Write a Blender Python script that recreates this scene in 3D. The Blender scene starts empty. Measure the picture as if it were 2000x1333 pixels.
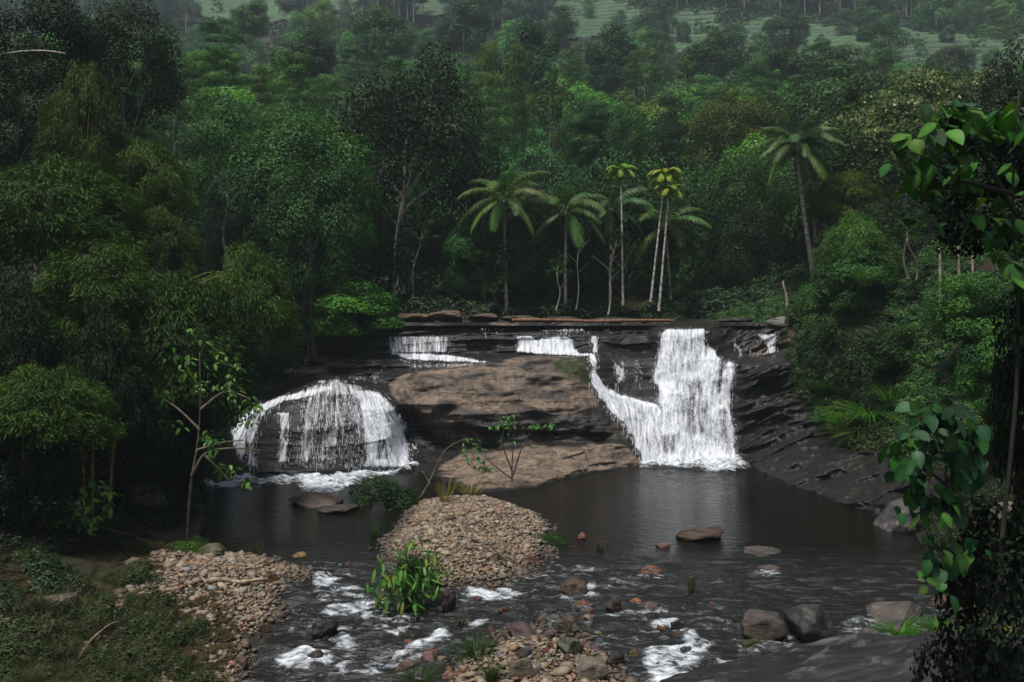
import bpy, math, random
import numpy as np
from mathutils import Vector, Matrix
sc = bpy.context.scene
COL = sc.collection
R = math.radians
# ------------------------------------------------------------------ camera, sky, sun, exposure
F, CH, HY = 1555.56, 7.0, 625.0        # focal length in photo pixels, eye height, horizon row
cam = bpy.data.objects.new("camera", bpy.data.cameras.new("camera"))
COL.objects.link(cam); sc.camera = cam
cam.location = (0, 0, CH); cam.rotation_euler = (R(90), 0, 0)
cam.data.sensor_width = 36; cam.data.lens = 28
cam.data.shift_y = -(666.5 - HY) / 2000.0
cam.data.clip_end = 3000; cam.data.clip_start = 0.1
world = bpy.data.worlds.new("World"); sc.world = world; world.use_nodes = True
SUN_EL, SUN_ROT = 73, 226
wn = world.node_tree; bg = wn.nodes["Background"]
sky = wn.nodes.new("ShaderNodeTexSky"); sky.sky_type = 'NISHITA'; sky.sun_disc = False
sky.sun_elevation = R(SUN_EL); sky.sun_rotation = R(SUN_ROT); sky.dust_density = 4.0
wn.links.new(sky.outputs[0], bg.inputs[0]); bg.inputs[1].default_value = 0.068
sl = bpy.data.lights.new("sun", 'SUN'); sl.energy = 2.7; sl.angle = R(9); sl.color = (1, .975, .93)
sun = bpy.data.objects.new("sun", sl); COL.objects.link(sun)
# the sky's rotation is measured clockwise from +Y
sd = Vector((math.sin(R(SUN_ROT)) * math.cos(R(SUN_EL)), math.cos(R(SUN_ROT)) * math.cos(R(SUN_EL)), math.sin(R(SUN_EL))))
sun.rotation_euler = sd.to_track_quat('Z', 'Y').to_euler()
vs = sc.view_settings
vs.view_transform = 'Standard'; vs.look = 'None'; vs.gamma = 1; vs.use_curve_mapping = False
vs.exposure = 0.6
sc.cycles.max_bounces = 6; sc.cycles.diffuse_bounces = 3; sc.cycles.glossy_bounces = 3
sc.cycles.transmission_bounces = 3; sc.cycles.transparent_max_bounces = 12; sc.cycles.volume_bounces = 1
sc.cycles.use_denoising = True
sc.cycles.caustics_reflective = False; sc.cycles.caustics_refractive = False
sc.cycles.sample_clamp_indirect = 3

# ------------------------------------------------------------------ noise
def _h(ix, iy, iz, s):
    n = (ix.astype(np.uint32) * np.uint32(374761393) + iy.astype(np.uint32) * np.uint32(668265263)
         + iz.astype(np.uint32) * np.uint32(2147483647) + np.uint32(s * 1013904223 & 0xffffffff))
    n = (n ^ (n >> np.uint32(13))) * np.uint32(1274126177)
    n = (n ^ (n >> np.uint32(16))) * np.uint32(2246822519)
    return (n ^ (n >> np.uint32(15))).astype(np.float64) / 4294967295.0
def vn(x, y, z, s=0):
    x = np.asarray(x, float); y = np.asarray(y, float) + 0 * x; z = np.asarray(z, float) + 0 * x
    fx, fy, fz = np.floor(x), np.floor(y), np.floor(z)
    ix, iy, iz = fx.astype(np.int64), fy.astype(np.int64), fz.astype(np.int64)
    tx, ty, tz = x - fx, y - fy, z - fz
    tx = tx * tx * (3 - 2 * tx); ty = ty * ty * (3 - 2 * ty); tz = tz * tz * (3 - 2 * tz)
    r = 0
    for a in (0, 1):
        for b in (0, 1):
            for c in (0, 1):
                w = (tx if a else 1 - tx) * (ty if b else 1 - ty) * (tz if c else 1 - tz)
                r = r + w * _h(ix + a, iy + b, iz + c, s)
    return r * 2 - 1
def fbm(x, y, z, s=0, o=4):
    r, a, t = 0, 1.0, 0
    for k in range(o):
        f = 2.03 ** k
        r = r + a * vn(np.asarray(x) * f, np.asarray(y) * f, np.asarray(z) * f, s + k * 7); t += a; a *= .5
    return r / t
def sm(a, b, x):
    t = np.clip((x - a) / (b - a + 1e-12), 0, 1); return t * t * (3 - 2 * t)

# ------------------------------------------------------------------ mesh helpers
def mesh(name, V, faces, mat=None, attrs=None, uv=None, smooth=True):
    """faces: (n,3) or (n,4) int array, or list of such arrays"""
    me = bpy.data.meshes.new(name)
    V = np.asarray(V, np.float32)
    fl = [np.asarray(f, np.int32) for f in (faces if isinstance(faces, (list, tuple)) else [faces]) if len(f)]
    me.vertices.add(len(V)); me.vertices.foreach_set("co", V.ravel())
    nl = sum(f.size for f in fl); npoly = sum(len(f) for f in fl)
    me.loops.add(nl); me.polygons.add(npoly)
    li = np.concatenate([f.ravel() for f in fl]); me.loops.foreach_set("vertex_index", li)
    tot = np.concatenate([np.full(len(f), f.shape[1], np.int32) for f in fl])
    st = np.concatenate([[0], np.cumsum(tot)[:-1]]).astype(np.int32)
    me.polygons.foreach_set("loop_start", st); me.polygons.foreach_set("loop_total", tot)
    if smooth: me.polygons.foreach_set("use_smooth", np.ones(npoly, bool))
    for k, a in (attrs or {}).items():
        at = me.attributes.new(k, 'FLOAT', 'POINT'); at.data.foreach_set("value", np.asarray(a, np.float32))
    if uv is not None:
        u = me.uv_layers.new(name="UVMap"); u.data.foreach_set("uv", np.asarray(uv, np.float32)[li].ravel())
    me.update(calc_edges=True)
    if mat: me.materials.append(mat)
    return me
def obj(name, data, parent=None, loc=None, rot=None, scale=None, color=None, **props):
    o = bpy.data.objects.new(name, data); COL.objects.link(o)
    if parent: o.parent = parent
    if loc is not None: o.location = loc
    if rot is not None: o.rotation_euler = rot
    if scale is not None: o.scale = (scale,) * 3 if isinstance(scale, (int, float)) else scale
    if color is not None: o.color = (*color, 1)
    for k, v in props.items(): o[k] = v
    return o
def thing(name, label, category, loc, group=None, rot=None, scale=None, data=None, color=None):
    o = obj(name, data, None, loc, rot, scale, color)
    o["label"] = label; o["category"] = category
    if group: o["group"] = group
    return o
def grid_faces(nu, nv, keep=None):
    i = np.arange(nu * nv).reshape(nv, nu)
    q = np.stack([i[:-1, :-1], i[:-1, 1:], i[1:, 1:], i[1:, :-1]], -1).reshape(-1, 4)
    return q if keep is None else q[keep]
def compact(V, Fa, *arrs):
    used = np.unique(np.concatenate([f.ravel() for f in Fa]) if isinstance(Fa, list) else Fa)
    m = np.zeros(len(V), np.int64); m[used] = np.arange(len(used))
    nf = [m[f] for f in Fa] if isinstance(Fa, list) else m[Fa]
    return (V[used], nf) + tuple(a[used] for a in arrs)
def join(parts):
    V, Fq, n = [], [], 0
    for v, f in parts:
        V.append(v); Fq.append(np.asarray(f) + n); n += len(v)
    return np.concatenate(V), np.concatenate(Fq)
def tube(pts, rad, seg=7):
    """tapered tube along pts; returns V, quads"""
    P = np.asarray(pts, float); n = len(P); rad = np.broadcast_to(rad, n)
    T = np.gradient(P, axis=0); T /= np.linalg.norm(T, axis=1)[:, None] + 1e-9
    ref = np.array([0., 1, 0]) if abs(T[0, 1]) < .8 else np.array([1., 0, 0])
    V = []
    for k in range(n):
        a = np.cross(T[k], ref); a /= np.linalg.norm(a) + 1e-9; b = np.cross(T[k], a)
        th = np.arange(seg) / seg * 2 * np.pi
        V.append(P[k] + rad[k] * (np.cos(th)[:, None] * a + np.sin(th)[:, None] * b))
    V = np.concatenate(V + [P[-1:] + T[-1:] * rad[-1]])
    q = []
    for k in range(n - 1):
        for j in range(seg):
            q.append((k * seg + j, k * seg + (j + 1) % seg, (k + 1) * seg + (j + 1) % seg, (k + 1) * seg + j))
    c = n * seg
    for j in range(0, seg): q.append((c - seg + j, c - seg + (j + 1) % seg, c, c))
    q = np.array(q)
    return V, q
def quadfix(q):
    t = q[:, 2] == q[:, 3]
    return [q[~t], q[t][:, :3]]
def px(x, y, Y):
    """a photo pixel at distance Y in world metres"""
    return np.array([(x - 1000) / F * Y, Y, CH - (y - HY) / F * Y])

# ------------------------------------------------------------------ materials
def nodes(name):
    m = bpy.data.materials.new(name); m.use_nodes = True
    nt = m.node_tree; b = nt.nodes["Principled BSDF"]; return m, nt, b, nt.nodes["Material Output"]
class N:
    def __init__(s, nt): s.nt = nt
    def n(s, t, **k):
        a = s.nt.nodes.new("ShaderNode" + t)
        for kk, v in k.items(): setattr(a, kk, v)
        return a
    def l(s, a, b): s.nt.links.new(a, b)
    def set(s, sock, v):
        if isinstance(v, bpy.types.NodeSocket): s.l(v, sock)
        else: sock.default_value = v
    def attr(s, name, out="Fac", typ='GEOMETRY'):
        a = s.n("Attribute", attribute_name=name, attribute_type=typ); return a.outputs[out]
    def math(s, op, a, b=0.0, c=0.0, clamp=False):
        m = s.n("Math", operation=op, use_clamp=clamp); s.set(m.inputs[0], a); s.set(m.inputs[1], b); s.set(m.inputs[2], c)
        return m.outputs[0]
    def mix(s, f, a, b, blend='MIX'):
        m = s.n("Mix", data_type='RGBA', blend_type=blend)
        s.set(m.inputs[0], f); s.set(m.inputs[6], (*a, 1) if isinstance(a, tuple) else a); s.set(m.inputs[7], (*b, 1) if isinstance(b, tuple) else b)
        return m.outputs[2]
    def noise(s, vec, scale, detail=4, rough=.55, dist=0.0):
        a = s.n("TexNoise"); a.inputs["Scale"].default_value = scale; a.inputs["Detail"].default_value = detail
        a.inputs["Roughness"].default_value = rough; a.inputs["Distortion"].default_value = dist
        s.l(vec, a.inputs["Vector"]); return a.outputs["Fac"]
    def ramp(s, f, lo, hi):
        m = s.n("MapRange", interpolation_type='SMOOTHSTEP'); s.set(m.inputs[0], f); s.set(m.inputs[1], lo); s.set(m.inputs[2], hi)
        return m.outputs[0]
    def mapping(s, vec, scale=(1, 1, 1), rot=(0, 0, 0)):
        a = s.n("Mapping"); a.inputs["Scale"].default_value = scale; a.inputs["Rotation"].default_value = rot
        s.l(vec, a.inputs["Vector"]); return a.outputs[0]
    def bump(s, h, strength, dist, normal=None):
        a = s.n("Bump"); a.inputs["Strength"].default_value = strength; a.inputs["Distance"].default_value = dist
        s.l(h, a.inputs["Height"])
        if normal: s.l(normal, a.inputs["Normal"])
        return a.outputs[0]

def rock_material(name, wet, dry, dry2, moss=(.024, .034, .010), rot=(0, .12, 0), use_attr=True, rough=.5):
    m, nt, b, out = nodes(name); g = N(nt)
    P = g.n("NewGeometry").outputs["Position"] if use_attr else g.n("TexCoord").outputs["Object"]
    strata = g.noise(g.mapping(P, (.5, .5, 3.2), rot), 1.3, 6, .6, .4)
    fine = g.noise(P, 6, 5, .65)
    big = g.noise(g.mapping(P, (1, 1, 1.8), rot), .55, 4, .6, .8)
    c = g.mix(g.ramp(strata, .38, .62), dry, dry2)
    c = g.mix(g.ramp(fine, .4, .75), c, tuple(x * .45 for x in dry))
    if use_attr:
        d = g.math('ADD', g.attr("dry"), g.math('MULTIPLY', g.math('SUBTRACT', big, .5), 1.5))
        d = g.math('ADD', d, g.math('MULTIPLY', g.math('MULTIPLY', g.math('SUBTRACT', strata, .5), 1.2), g.attr("bedded")))
        d = g.ramp(d, .32, .72)
        c = g.mix(d, g.mix(fine, wet, tuple(x * 1.9 for x in wet)), c)
        st = g.ramp(g.noise(g.mapping(P, (1.1, 1.1, .5)), 1.5, 6, .72, 1.4), .46, .60)
        c = g.mix(g.math('MULTIPLY', st, .72), c, (.035, .028, .022))
        mo = g.ramp(g.math('ADD', g.attr("moss"), g.math('MULTIPLY', g.math('SUBTRACT', g.noise(P, 2.2, 5), .5), 1.6)), .45, .8)
        c = g.mix(mo, c, moss)
        g.l(g.math('ADD', g.math('MULTIPLY', d, .4), .32), b.inputs["Roughness"])
    else:
        oi = g.n("ObjectInfo").outputs["Color"]
        spots = g.ramp(g.noise(P, 3.4, 6, .75, .6), .52, .66); ri = g.n("ObjectInfo").outputs["Random"]
        c = g.mix(1, c, oi, 'MULTIPLY')
        c = g.mix(g.ramp(big, .38, .62), g.mix(1, c, (.42, .42, .45), 'MULTIPLY'), c)
        c = g.mix(g.math('MULTIPLY', spots, g.math('MULTIPLY', ri, .55)), c, (.34, .33, .29))
        up = g.n("SeparateXYZ"); g.l(g.n("NewGeometry").outputs["Normal"], up.inputs[0])
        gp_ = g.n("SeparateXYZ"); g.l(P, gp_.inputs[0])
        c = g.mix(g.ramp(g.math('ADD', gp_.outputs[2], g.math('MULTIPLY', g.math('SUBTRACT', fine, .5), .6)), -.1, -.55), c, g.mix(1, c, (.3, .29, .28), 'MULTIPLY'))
        b.inputs["Roughness"].default_value = rough
    g.l(c, b.inputs["Base Color"])
    h = g.math('ADD', g.math('MULTIPLY', strata, 1.0), g.math('MULTIPLY', fine, .4))
    g.l(g.bump(h, .9, .12 if use_attr else .03), b.inputs["Normal"])
    b.inputs["Specular IOR Level"].default_value = .22
    return m
M_CLIFF = rock_material("wet_layered_rock", (.010, .0097, .0095), (.25, .18, .125), (.13, .105, .085))
M_STONE = rock_material("stone", (.02, .02, .02), (1, 1, 1), (.7, .68, .66), use_attr=False, rough=.55)

def leaf_material(name, sat=1.0, transl=.25, rough=.55, spec=.16):
    m, nt, b, out = nodes(name); g = N(nt)
    oc = g.n("ObjectInfo"); v = g.attr("v")
    c1 = g.n("Mix", data_type='RGBA', blend_type='MULTIPLY'); c1.inputs[0].default_value = 1
    g.l(oc.outputs["Color"], c1.inputs[6])
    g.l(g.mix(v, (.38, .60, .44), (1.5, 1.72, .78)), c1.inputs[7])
    col = c1.outputs[2]
    g.l(col, b.inputs["Base Color"]); b.inputs["Roughness"].default_value = rough
    b.inputs["Specular IOR Level"].default_value = spec
    tr = g.n("BsdfTranslucent"); g.l(g.mix(.5, col, (.9, 1.1, .3), 'MULTIPLY'), tr.inputs[0])
    mx = g.n("MixShader"); mx.inputs[0].default_value = transl
    g.l(b.outputs[0], mx.inputs[1]); g.l(tr.outputs[0], mx.inputs[2]); g.l(mx.outputs[0], out.inputs[0])
    return m
M_LEAF = leaf_material("foliage")
M_GLOSS = leaf_material("glossy_leaf", transl=.22, rough=.5, spec=.22)

def bark_material(name, rings=0.0):
    m, nt, b, out = nodes(name); g = N(nt)
    P = g.n("NewGeometry").outputs["Position"]
    n1 = g.noise(g.mapping(P, (3, 3, 1.0)), 2.5, 5, .65)
    c = g.mix(1, g.n("ObjectInfo").outputs["Color"], g.mix(g.ramp(n1, .35, .7), (.4, .38, .34), (1.25, 1.2, 1.15)), 'MULTIPLY')
    if rings:
        w = g.n("TexWave", bands_direction='Z'); g.l(P, w.inputs[0]); w.inputs["Scale"].default_value = rings; w.inputs["Distortion"].default_value = 1.5
        c = g.mix(g.math('MULTIPLY', g.ramp(w.outputs["Fac"], .6, 1.0), .45), c, (.06, .06, .05))
    g.l(c, b.inputs["Base Color"]); b.inputs["Roughness"].default_value = .85
    g.l(g.bump(n1, .6, .05), b.inputs["Normal"])
    return m
M_BARK = bark_material("bark"); M_PALMBARK = bark_material("ringed_palm_bark", .7)

def simple(name, col, rough=.8):
    m, nt, b, out = nodes(name); g = N(nt)
    P = g.n("NewGeometry").outputs["Position"]
    g.l(g.mix(g.noise(P, 8, 3), tuple(x * .6 for x in col), tuple(x * 1.4 for x in col)), b.inputs["Base Color"]); b.inputs["Roughness"].default_value = rough
    return m
# ------------------------------------------------------------------ ground height
def water_z(y):
    return np.interp(y, [12, 15, 18, 20.5, 23.5, 25], [-.95, -.72, -.42, -.2, -.04, 0])
_T = np.array([
 (-8,30,-.8),(-10,33,-1),(-5,33,-1),(-6,27,-.7),(-4.9,23.5,-.35),(-4.6,21,-.6),(-4.5,18,-.9),(-3.6,16,-1.2),(-1.6,17.8,-1.0),(1,20,-.55),(3,23,-.5),(2.2,30,-.9),
 (7,33,-1.3),(9,28,-1.3),(10,23,-1),(6,20.5,-.75),(4,17.5,-1),(4.2,15,-1.4),(8,20,-.9),(11,25,-1),(10.5,21.5,-.9),(3,26,-.7),(-7,30,-.9),(-8,27,-.8),
 (-2,27,.5),(-1,25.5,.55),(-3.4,24.8,.22),(0,27.5,.45),(.3,24.3,.25),(-2.2,22.8,.22),(-1.7,21.4,-.05),(.9,26.2,.1),(-1,29.3,.45),(-3.6,27.3,.0),(-4.3,25.3,-.15),(-2,30.5,.2),(-3.3,30.4,.1),
 (-6.0,22.3,.0),(-7.5,21.6,.35),(-6.1,19,-.15),(-7.8,19,.4),(-6.4,17,-.25),(-7.6,16.5,.15),(-9,17,.7),(-6.0,15,-.45),(-8,14,.5),(-11,19,1.1),(-12,22.5,.9),(-10,24.3,.2),
 (-11,28,.1),(-13,30.5,.5),(-14,26,1.4),(-16,20,2.3),(-18,28,3.2),(-22,35,6),(-15,36,2.6),(-13.5,33.5,.1),(-6,12,.1),
 (-10,12,1.4),(-14,14,2.8),(-7,10,1.2),(-25,22,6),(-30,30,8.5),(-30,12,8),
 (12.6,26,-.35),(11.4,34,-.8),(12,39,-.8),(13,30,-.7),(14,33,.0),(15.4,36.8,1.0),(15.8,32.8,.9),(15.8,29,.9),(13.8,27,.1),(17.8,37.6,3.6),(16.6,40.5,3.6),(12.9,22,.1),(12.2,19.7,-.1),(9.3,17.2,.1),(8,16,.1),(11,15.4,1.0),(14,18,1.9),(14.2,24,1.3),(17.4,27,3.9),(19,32,7),(20,36,9.2),
 (16,14,3),(8,13,.75),(5,13,-.1),(22,40,11),(18,22,4.3),(28,30,13),(30,15,10),(28,44,13),
 (-1.5,15.5,-.45),(.5,15.5,-.35),(.4,17.3,-.2),(2.1,16,-.42),(-.9,17,-.3),(1.9,17.6,-.32),(1.2,14,-.3),(-1,13.4,-.5),(.4,18.7,-.27),(-2.2,14.4,-.75),
 (0,8,.4),(0,3,4.2),(0,0,5.2),(-6,3,4.8),(8,4,4.5),(-15,5,6),(15,5,6),(6,9,.6),(-3,10,-.2),
 (-10,41,.5),(0,42,-.5),(8,43,-.5),(13,43,.5),(-18,41,5.0),(-10,48,6),(0,48,6),(10,48,6),(16,47,5.5),(19,45,7.8),(-16,46,6.3),(-20,48,7.6),
 (0,53,7.35),(-12,53,7.6),(12,53,7.5),(-25,50,9.5),(24,50,12),(-4,50.5,6.6),(-8,49.5,7.0),(8,50.5,6.6),(-30,42,10),(0,36,-1.5),(-5,37,-.8),(5,38,-1.5)], float)
def _rbf():
    d = np.linalg.norm(_T[:, None, :2] - _T[None, :, :2], axis=2)
    A = d + np.eye(len(_T)) * -.25
    Pm = np.c_[np.ones(len(_T)), _T[:, :2]]
    K = np.block([[A, Pm], [Pm.T, np.zeros((3, 3))]])
    return np.linalg.solve(K, np.r_[_T[:, 2], 0, 0, 0])
_W = _rbf()
def near_h(x, y):
    x = np.asarray(x, float); y = np.asarray(y, float); sh = x.shape
    x = x.ravel(); y = y.ravel(); out = np.empty(len(x))
    for s in range(0, len(x), 20000):
        xx, yy = x[s:s + 20000], y[s:s + 20000]
        d = np.sqrt((xx[:, None] - _T[None, :, 0]) ** 2 + (yy[:, None] - _T[None, :, 1]) ** 2)
        out[s:s + 20000] = d @ _W[:len(_T)] + _W[len(_T)] + xx * _W[len(_T) + 1] + yy * _W[len(_T) + 2]
    return out.reshape(sh)
def far_h(x, y):
    h = np.interp(y, [48, 56, 62, 80, 100, 150, 200, 240, 300, 450], [7.2, 7.5, 8.3, 12.5, 19, 40, 66, 90, 131, 226])
    w = sm(70, 130, y)
    h = h + w * (5 * fbm(x / 60, y / 60, 0, 3, 3) + .03 * x)
    h = h + (1 - sm(90, 150, y)) * (np.maximum(0, np.abs(x) - 17) * .3)
    return h
def ground(x, y, detail=True):
    x = np.asarray(x, float); y = np.asarray(y, float)
    xc = np.clip(x, -30, 30); yc = np.clip(y, 0, 58)
    n = near_h(xc, yc) + (np.abs(x) - np.abs(xc)) * .35
    w = sm(51, 60, y)
    h = n * (1 - w) + far_h(x, y) * w
    if detail:
        h = h + .10 * fbm(x / 1.3, y / 1.3, 0, 11, 4) * np.where(y < 52, 1, 2)
    return h
def hit(pxx, pyy, zoff=0.0):
    """where the sight line through a photo pixel meets the ground or the lower water"""
    Y = np.linspace(9, 60, 1021)
    X = (pxx - 1000) / F * Y; Z = CH - (pyy - HY) / F * Y
    g = np.maximum(ground(X, Y, False), water_z(Y)) + zoff
    k = np.argmax(Z <= g)
    if Z[k] > g[k]: k = len(Y) - 1
    return np.array([X[k], Y[k], g[k] - zoff])

def build_ground():
    ys = np.r_[np.arange(2, 12, .5), np.arange(12, 34, .11), np.arange(34, 56, .3), 56 + np.cumsum(np.linspace(.5, 5, 145))]
    xs = np.r_[-np.cumsum(np.linspace(.5, 6, 90))[::-1] - 20, np.arange(-20, 20.01, .13), 20 + np.cumsum(np.linspace(.5, 6, 90))]
    X, Y = np.meshgrid(xs, ys); Z = ground(X, Y)
    Z += .035 * fbm(X / .25, Y / .25, 0, 5, 3) * (Y < 40)
    V = np.stack([X, Y, Z], -1).reshape(-1, 3)
    wz = np.where(Y < 44, water_z(Y), 6.7)
    wet = 1 - sm(.05, .35, Z - wz)
    # gravel where the bars are
    d1 = np.hypot((X + 1.4) / 3.2, (Y - 26) / 5); d2 = np.hypot((X + 7) / 1.9, (Y - 18.5) / 5); d3 = np.hypot((X - .3) / 3, (Y - 15.8) / 3)
    d4 = np.hypot((X + 8.6) / 1.6, (Y - 22.3) / 1.6)
    gr = 1 - sm(.8, 1.15, np.minimum.reduce([d1, d2, d3, d4]) + .25 * fbm(X, Y, 0, 8, 3))
    m, nt, b, out = nodes("forest_floor"); g = N(nt)
    P = g.n("NewGeometry").outputs["Position"]
    n1 = g.noise(P, 1.6, 6, .7); n2 = g.noise(P, 14, 4, .7)
    soil = g.mix(n2, (.012, .010, .007), (.045, .034, .02))
    soil = g.mix(g.ramp(n1, .45, .6), soil, (.02, .032, .012))
    gravel = g.mix(g.noise(P, 22, 4, .8), (.05, .035, .022), (.28, .20, .13))
    c = g.mix(g.attr("gravel"), soil, gravel)
    c = g.mix(g.attr("wet"), c, g.mix(n2, (.008, .008, .007), (.04, .034, .026)))
    g.l(c, b.inputs["Base Color"]); g.l(g.math('SUBTRACT', .9, g.math('MULTIPLY', g.attr("wet"), .25)), b.inputs["Roughness"]); b.inputs["Specular IOR Level"].default_value = .2
    g.l(g.bump(n2, .8, .06), b.inputs["Normal"])
    obj("ground", mesh("ground", V, grid_faces(len(xs), len(ys)), m, {"wet": wet.ravel(), "gravel": gr.ravel()}), kind="structure")
build_ground()

# ------------------------------------------------------------------ the rock step of the falls, from depth profiles
PROF = {
 380: [(628,50),(636,50),(700,46),(760,42),(820,39.5),(880,37.2),(940,34.6),(990,33),(1010,32)],
 440: [(628,49.5),(636,49),(695,46),(745,43),(790,40.5),(850,38),(890,36.9),(940,35.2),(1010,33)],
 480: [(628,49),(636,49),(690,46),(740,43.5),(775,41.2),(812,38.7),(860,37.3),(900,36.3),(945,35.2),(1010,33.8)],
 520: [(628,49),(636,48.5),(665,46.5),(700,45.5),(730,44.5),(760,42.5),(781,39.7),(800,38),(850,36.8),(900,36.1),(950,35.4),(1010,34.8)],
 560: [(628,48),(640,47),(655,45.8),(690,45.3),(705,44.2),(735,43.8),(750,42.5),(766,40),(790,37.8),(840,36.4),(900,35.8),(950,35.3),(1010,35)],
 640: [(628,47.5),(640,46.8),(652,45.6),(685,45.2),(700,44.2),(728,43.8),(740,42.5),(750,40.2),(775,37.8),(830,36.3),(900,35.6),(955,35.1),(1010,34.8)],
 700: [(628,47.5),(638,46.8),(648,45.6),(675,45.2),(690,44.2),(720,43.6),(738,42.5),(748,41),(765,38.8),(800,37.2),(860,36.3),(925,35.8),(960,35.2),(1010,34.8)],
 760: [(628,47.5),(638,46.6),(655,45.6),(694,45.2),(704,43.8),(722,43.4),(735,42.5),(748,41.8),(775,39.8),(800,38.2),(850,37.1),(900,36.6),(925,36.3),(960,35.6),(1010,35)],
 800: [(628,47.5),(638,46.6),(655,45.4),(694,45),(705,43.6),(722,43.2),(730,42.2),(745,41.2),(790,40.6),(825,40.6),(860,40.2),(900,38.2),(915,37.4),(940,36.6),(1010,34)],
 860: [(628,47.5),(638,46.6),(655,45.5),(692,44.8),(700,43.8),(715,43.2),(722,41.9),(745,40.9),(790,39.7),(826,39.4),(838,40.2),(880,40.0),(905,38.2),(930,35.2),(965,32.5),(1010,31)],
 950: [(628,47.6),(638,46.8),(652,45.8),(690,45.4),(697,43.5),(708,42.3),(725,41.3),(760,40.2),(800,39.4),(836,38.9),(846,39.6),(876,39.2),(890,37.8),(915,35.2),(950,32.6),(978,31.5),(1010,31)],
 1050: [(628,47.6),(640,46.8),(650,45.5),(690,44.3),(696,43.2),(706,42),(730,41),(770,40),(815,39.3),(842,39.0),(849,39.3),(866,39.0),(874,38.2),(900,36),(935,34),(962,32.9),(1010,32)],
 1120: [(628,47.4),(640,46.6),(650,45.2),(692,44),(697,42.8),(712,41.6),(740,40.8),(780,40),(820,39.3),(845,39.1),(851,39.3),(864,39.0),(872,37.8),(900,36.6),(930,35.4),(960,34.8),(1010,34)],
 1165: [(628,47.2),(640,46.4),(655,45),(692,43.8),(705,43),(740,42.2),(770,41.2),(800,40.2),(845,39.5),(850,39.8),(862,39.6),(885,37.8),(910,37),(930,36.6),(1010,35.5)],
 1210: [(628,47.2),(640,46.2),(658,45),(685,44.6),(695,43.6),(740,42.8),(790,41.8),(812,40.2),(845,39.4),(870,38.4),(905,37.5),(920,37.3),(1010,36.5)],
 1260: [(628,47),(640,46),(658,45),(690,44.6),(700,43.4),(760,42.6),(775,41.6),(830,40.2),(870,39.2),(900,38.2),(915,37.8),(950,37.2),(1010,37)],
 1300: [(628,47),(638,45.2),(650,44.3),(700,43.4),(760,42.4),(768,41.4),(820,40.5),(870,39.4),(905,38.3),(918,37.8),(1010,37)],
 1360: [(628,46.8),(636,45.2),(650,44.1),(700,43.2),(770,42),(830,40.8),(880,39.8),(915,38.2),(1010,37)],
 1420: [(628,47),(640,45.6),(655,45),(690,44.6),(702,43),(770,42.2),(840,41),(885,40),(905,38.6),(925,37.6),(1010,36)],
 1455: [(628,47),(640,46),(655,45.2),(690,44.6),(700,43),(715,41.4),(780,40.9),(850,40.1),(890,39.2),(910,38.5),(950,37.4),(1010,36)],
 1520: [(622,47),(632,45.5),(645,45),(690,44.3),(700,42.5),(710,41),(780,40.2),(850,39.2),(885,37.8),(915,36),(945,34.5),(980,33),(1010,32.5)],
 1570: [(605,47),(625,44),(660,42),(720,40.6),(780,39.6),(840,38.4),(870,37.2),(905,35.2),(940,33.6),(965,32.5),(1010,31.3)],
 1650: [(590,46),(625,42),(700,40),(780,38.5),(840,36.8),(870,35.4),(910,33.2),(950,31),(985,30),(1010,29.4),(1040,29)],
 1750: [(590,43),(625,40),(720,37.5),(820,34.5),(870,32.8),(920,30.8),(970,28.6),(1020,27),(1045,26.4),(1060,26)],
 1850: [(590,41),(625,38.5),(720,35),(820,32),(900,29),(970,26.5),(1050,24.5),(1090,23.5)]}
CX0, CX1, CY0, CY1, CS = 384, 1846, 630, 1010, 2.5
_xs = np.arange(CX0, CX1, CS); _ys = np.arange(CY0, CY1, CS * .8)
def _depth_grid():
    cols = sorted(PROF); A = []
    for c in cols:
        p = PROF[c]; A.append(np.interp(_ys, [q[0] for q in p], [q[1] for q in p]))
    A = np.array(A); D = np.empty((len(_ys), len(_xs)))
    for j in range(len(_ys)): D[j] = np.interp(_xs, cols, A[:, j])
    return D
def _blur(D, n, ax):
    for _ in range(n):
        P = np.pad(D, [(1, 1) if a == ax else (0, 0) for a in (0, 1)], 'edge')
        D = (P[:-2] + 2 * P[1:-1] + P[2:]) / 4 if ax == 0 else (P[:, :-2] + 2 * P[:, 1:-1] + P[:, 2:]) / 4
    return D
_D = _blur(_blur(_depth_grid(), 10, 1), 1, 0)
_GX, _GY = np.meshgrid(_xs, _ys)
def _to_world(D):
    return np.stack([(_GX - 1000) / F * D, D, CH - (_GY - HY) / F * D], -1)
def inpoly(x, y, poly):
    x = np.asarray(x, float); y = np.asarray(y, float); c = np.zeros(x.shape, bool); n = len(poly)
    for i in range(n):
        (x1, y1), (x2, y2) = poly[i], poly[(i + 1) % n]
        if y1 == y2: continue
        c ^= ((y1 > y) != (y2 > y)) & (x < (x2 - x1) * (y - y1) / (y2 - y1) + x1)
    return c
def soft(poly, r=8, X=None, Y=None):
    """0..1 mask on the rock step, edges blurred"""
    m = inpoly(_GX, _GY, poly).astype(float)
    k = max(1, int((r / CS) ** 2 / 2)); return _blur(_blur(m, k, 0), k, 1)
BOULDER = [(752,752),(790,728),(900,708),(1010,697),(1120,693),(1152,702),(1172,770),(1212,815),(1222,862),(1150,866),(1040,870),(960,878),(900,885),(850,850),(800,800),(765,780)]
SLAB = [(812,962),(850,915),(905,884),(960,878),(1040,870),(1150,866),(1222,862),(1252,905),(1235,940),(1130,955),(1020,985),(900,1002),(830,1000)]
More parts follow.
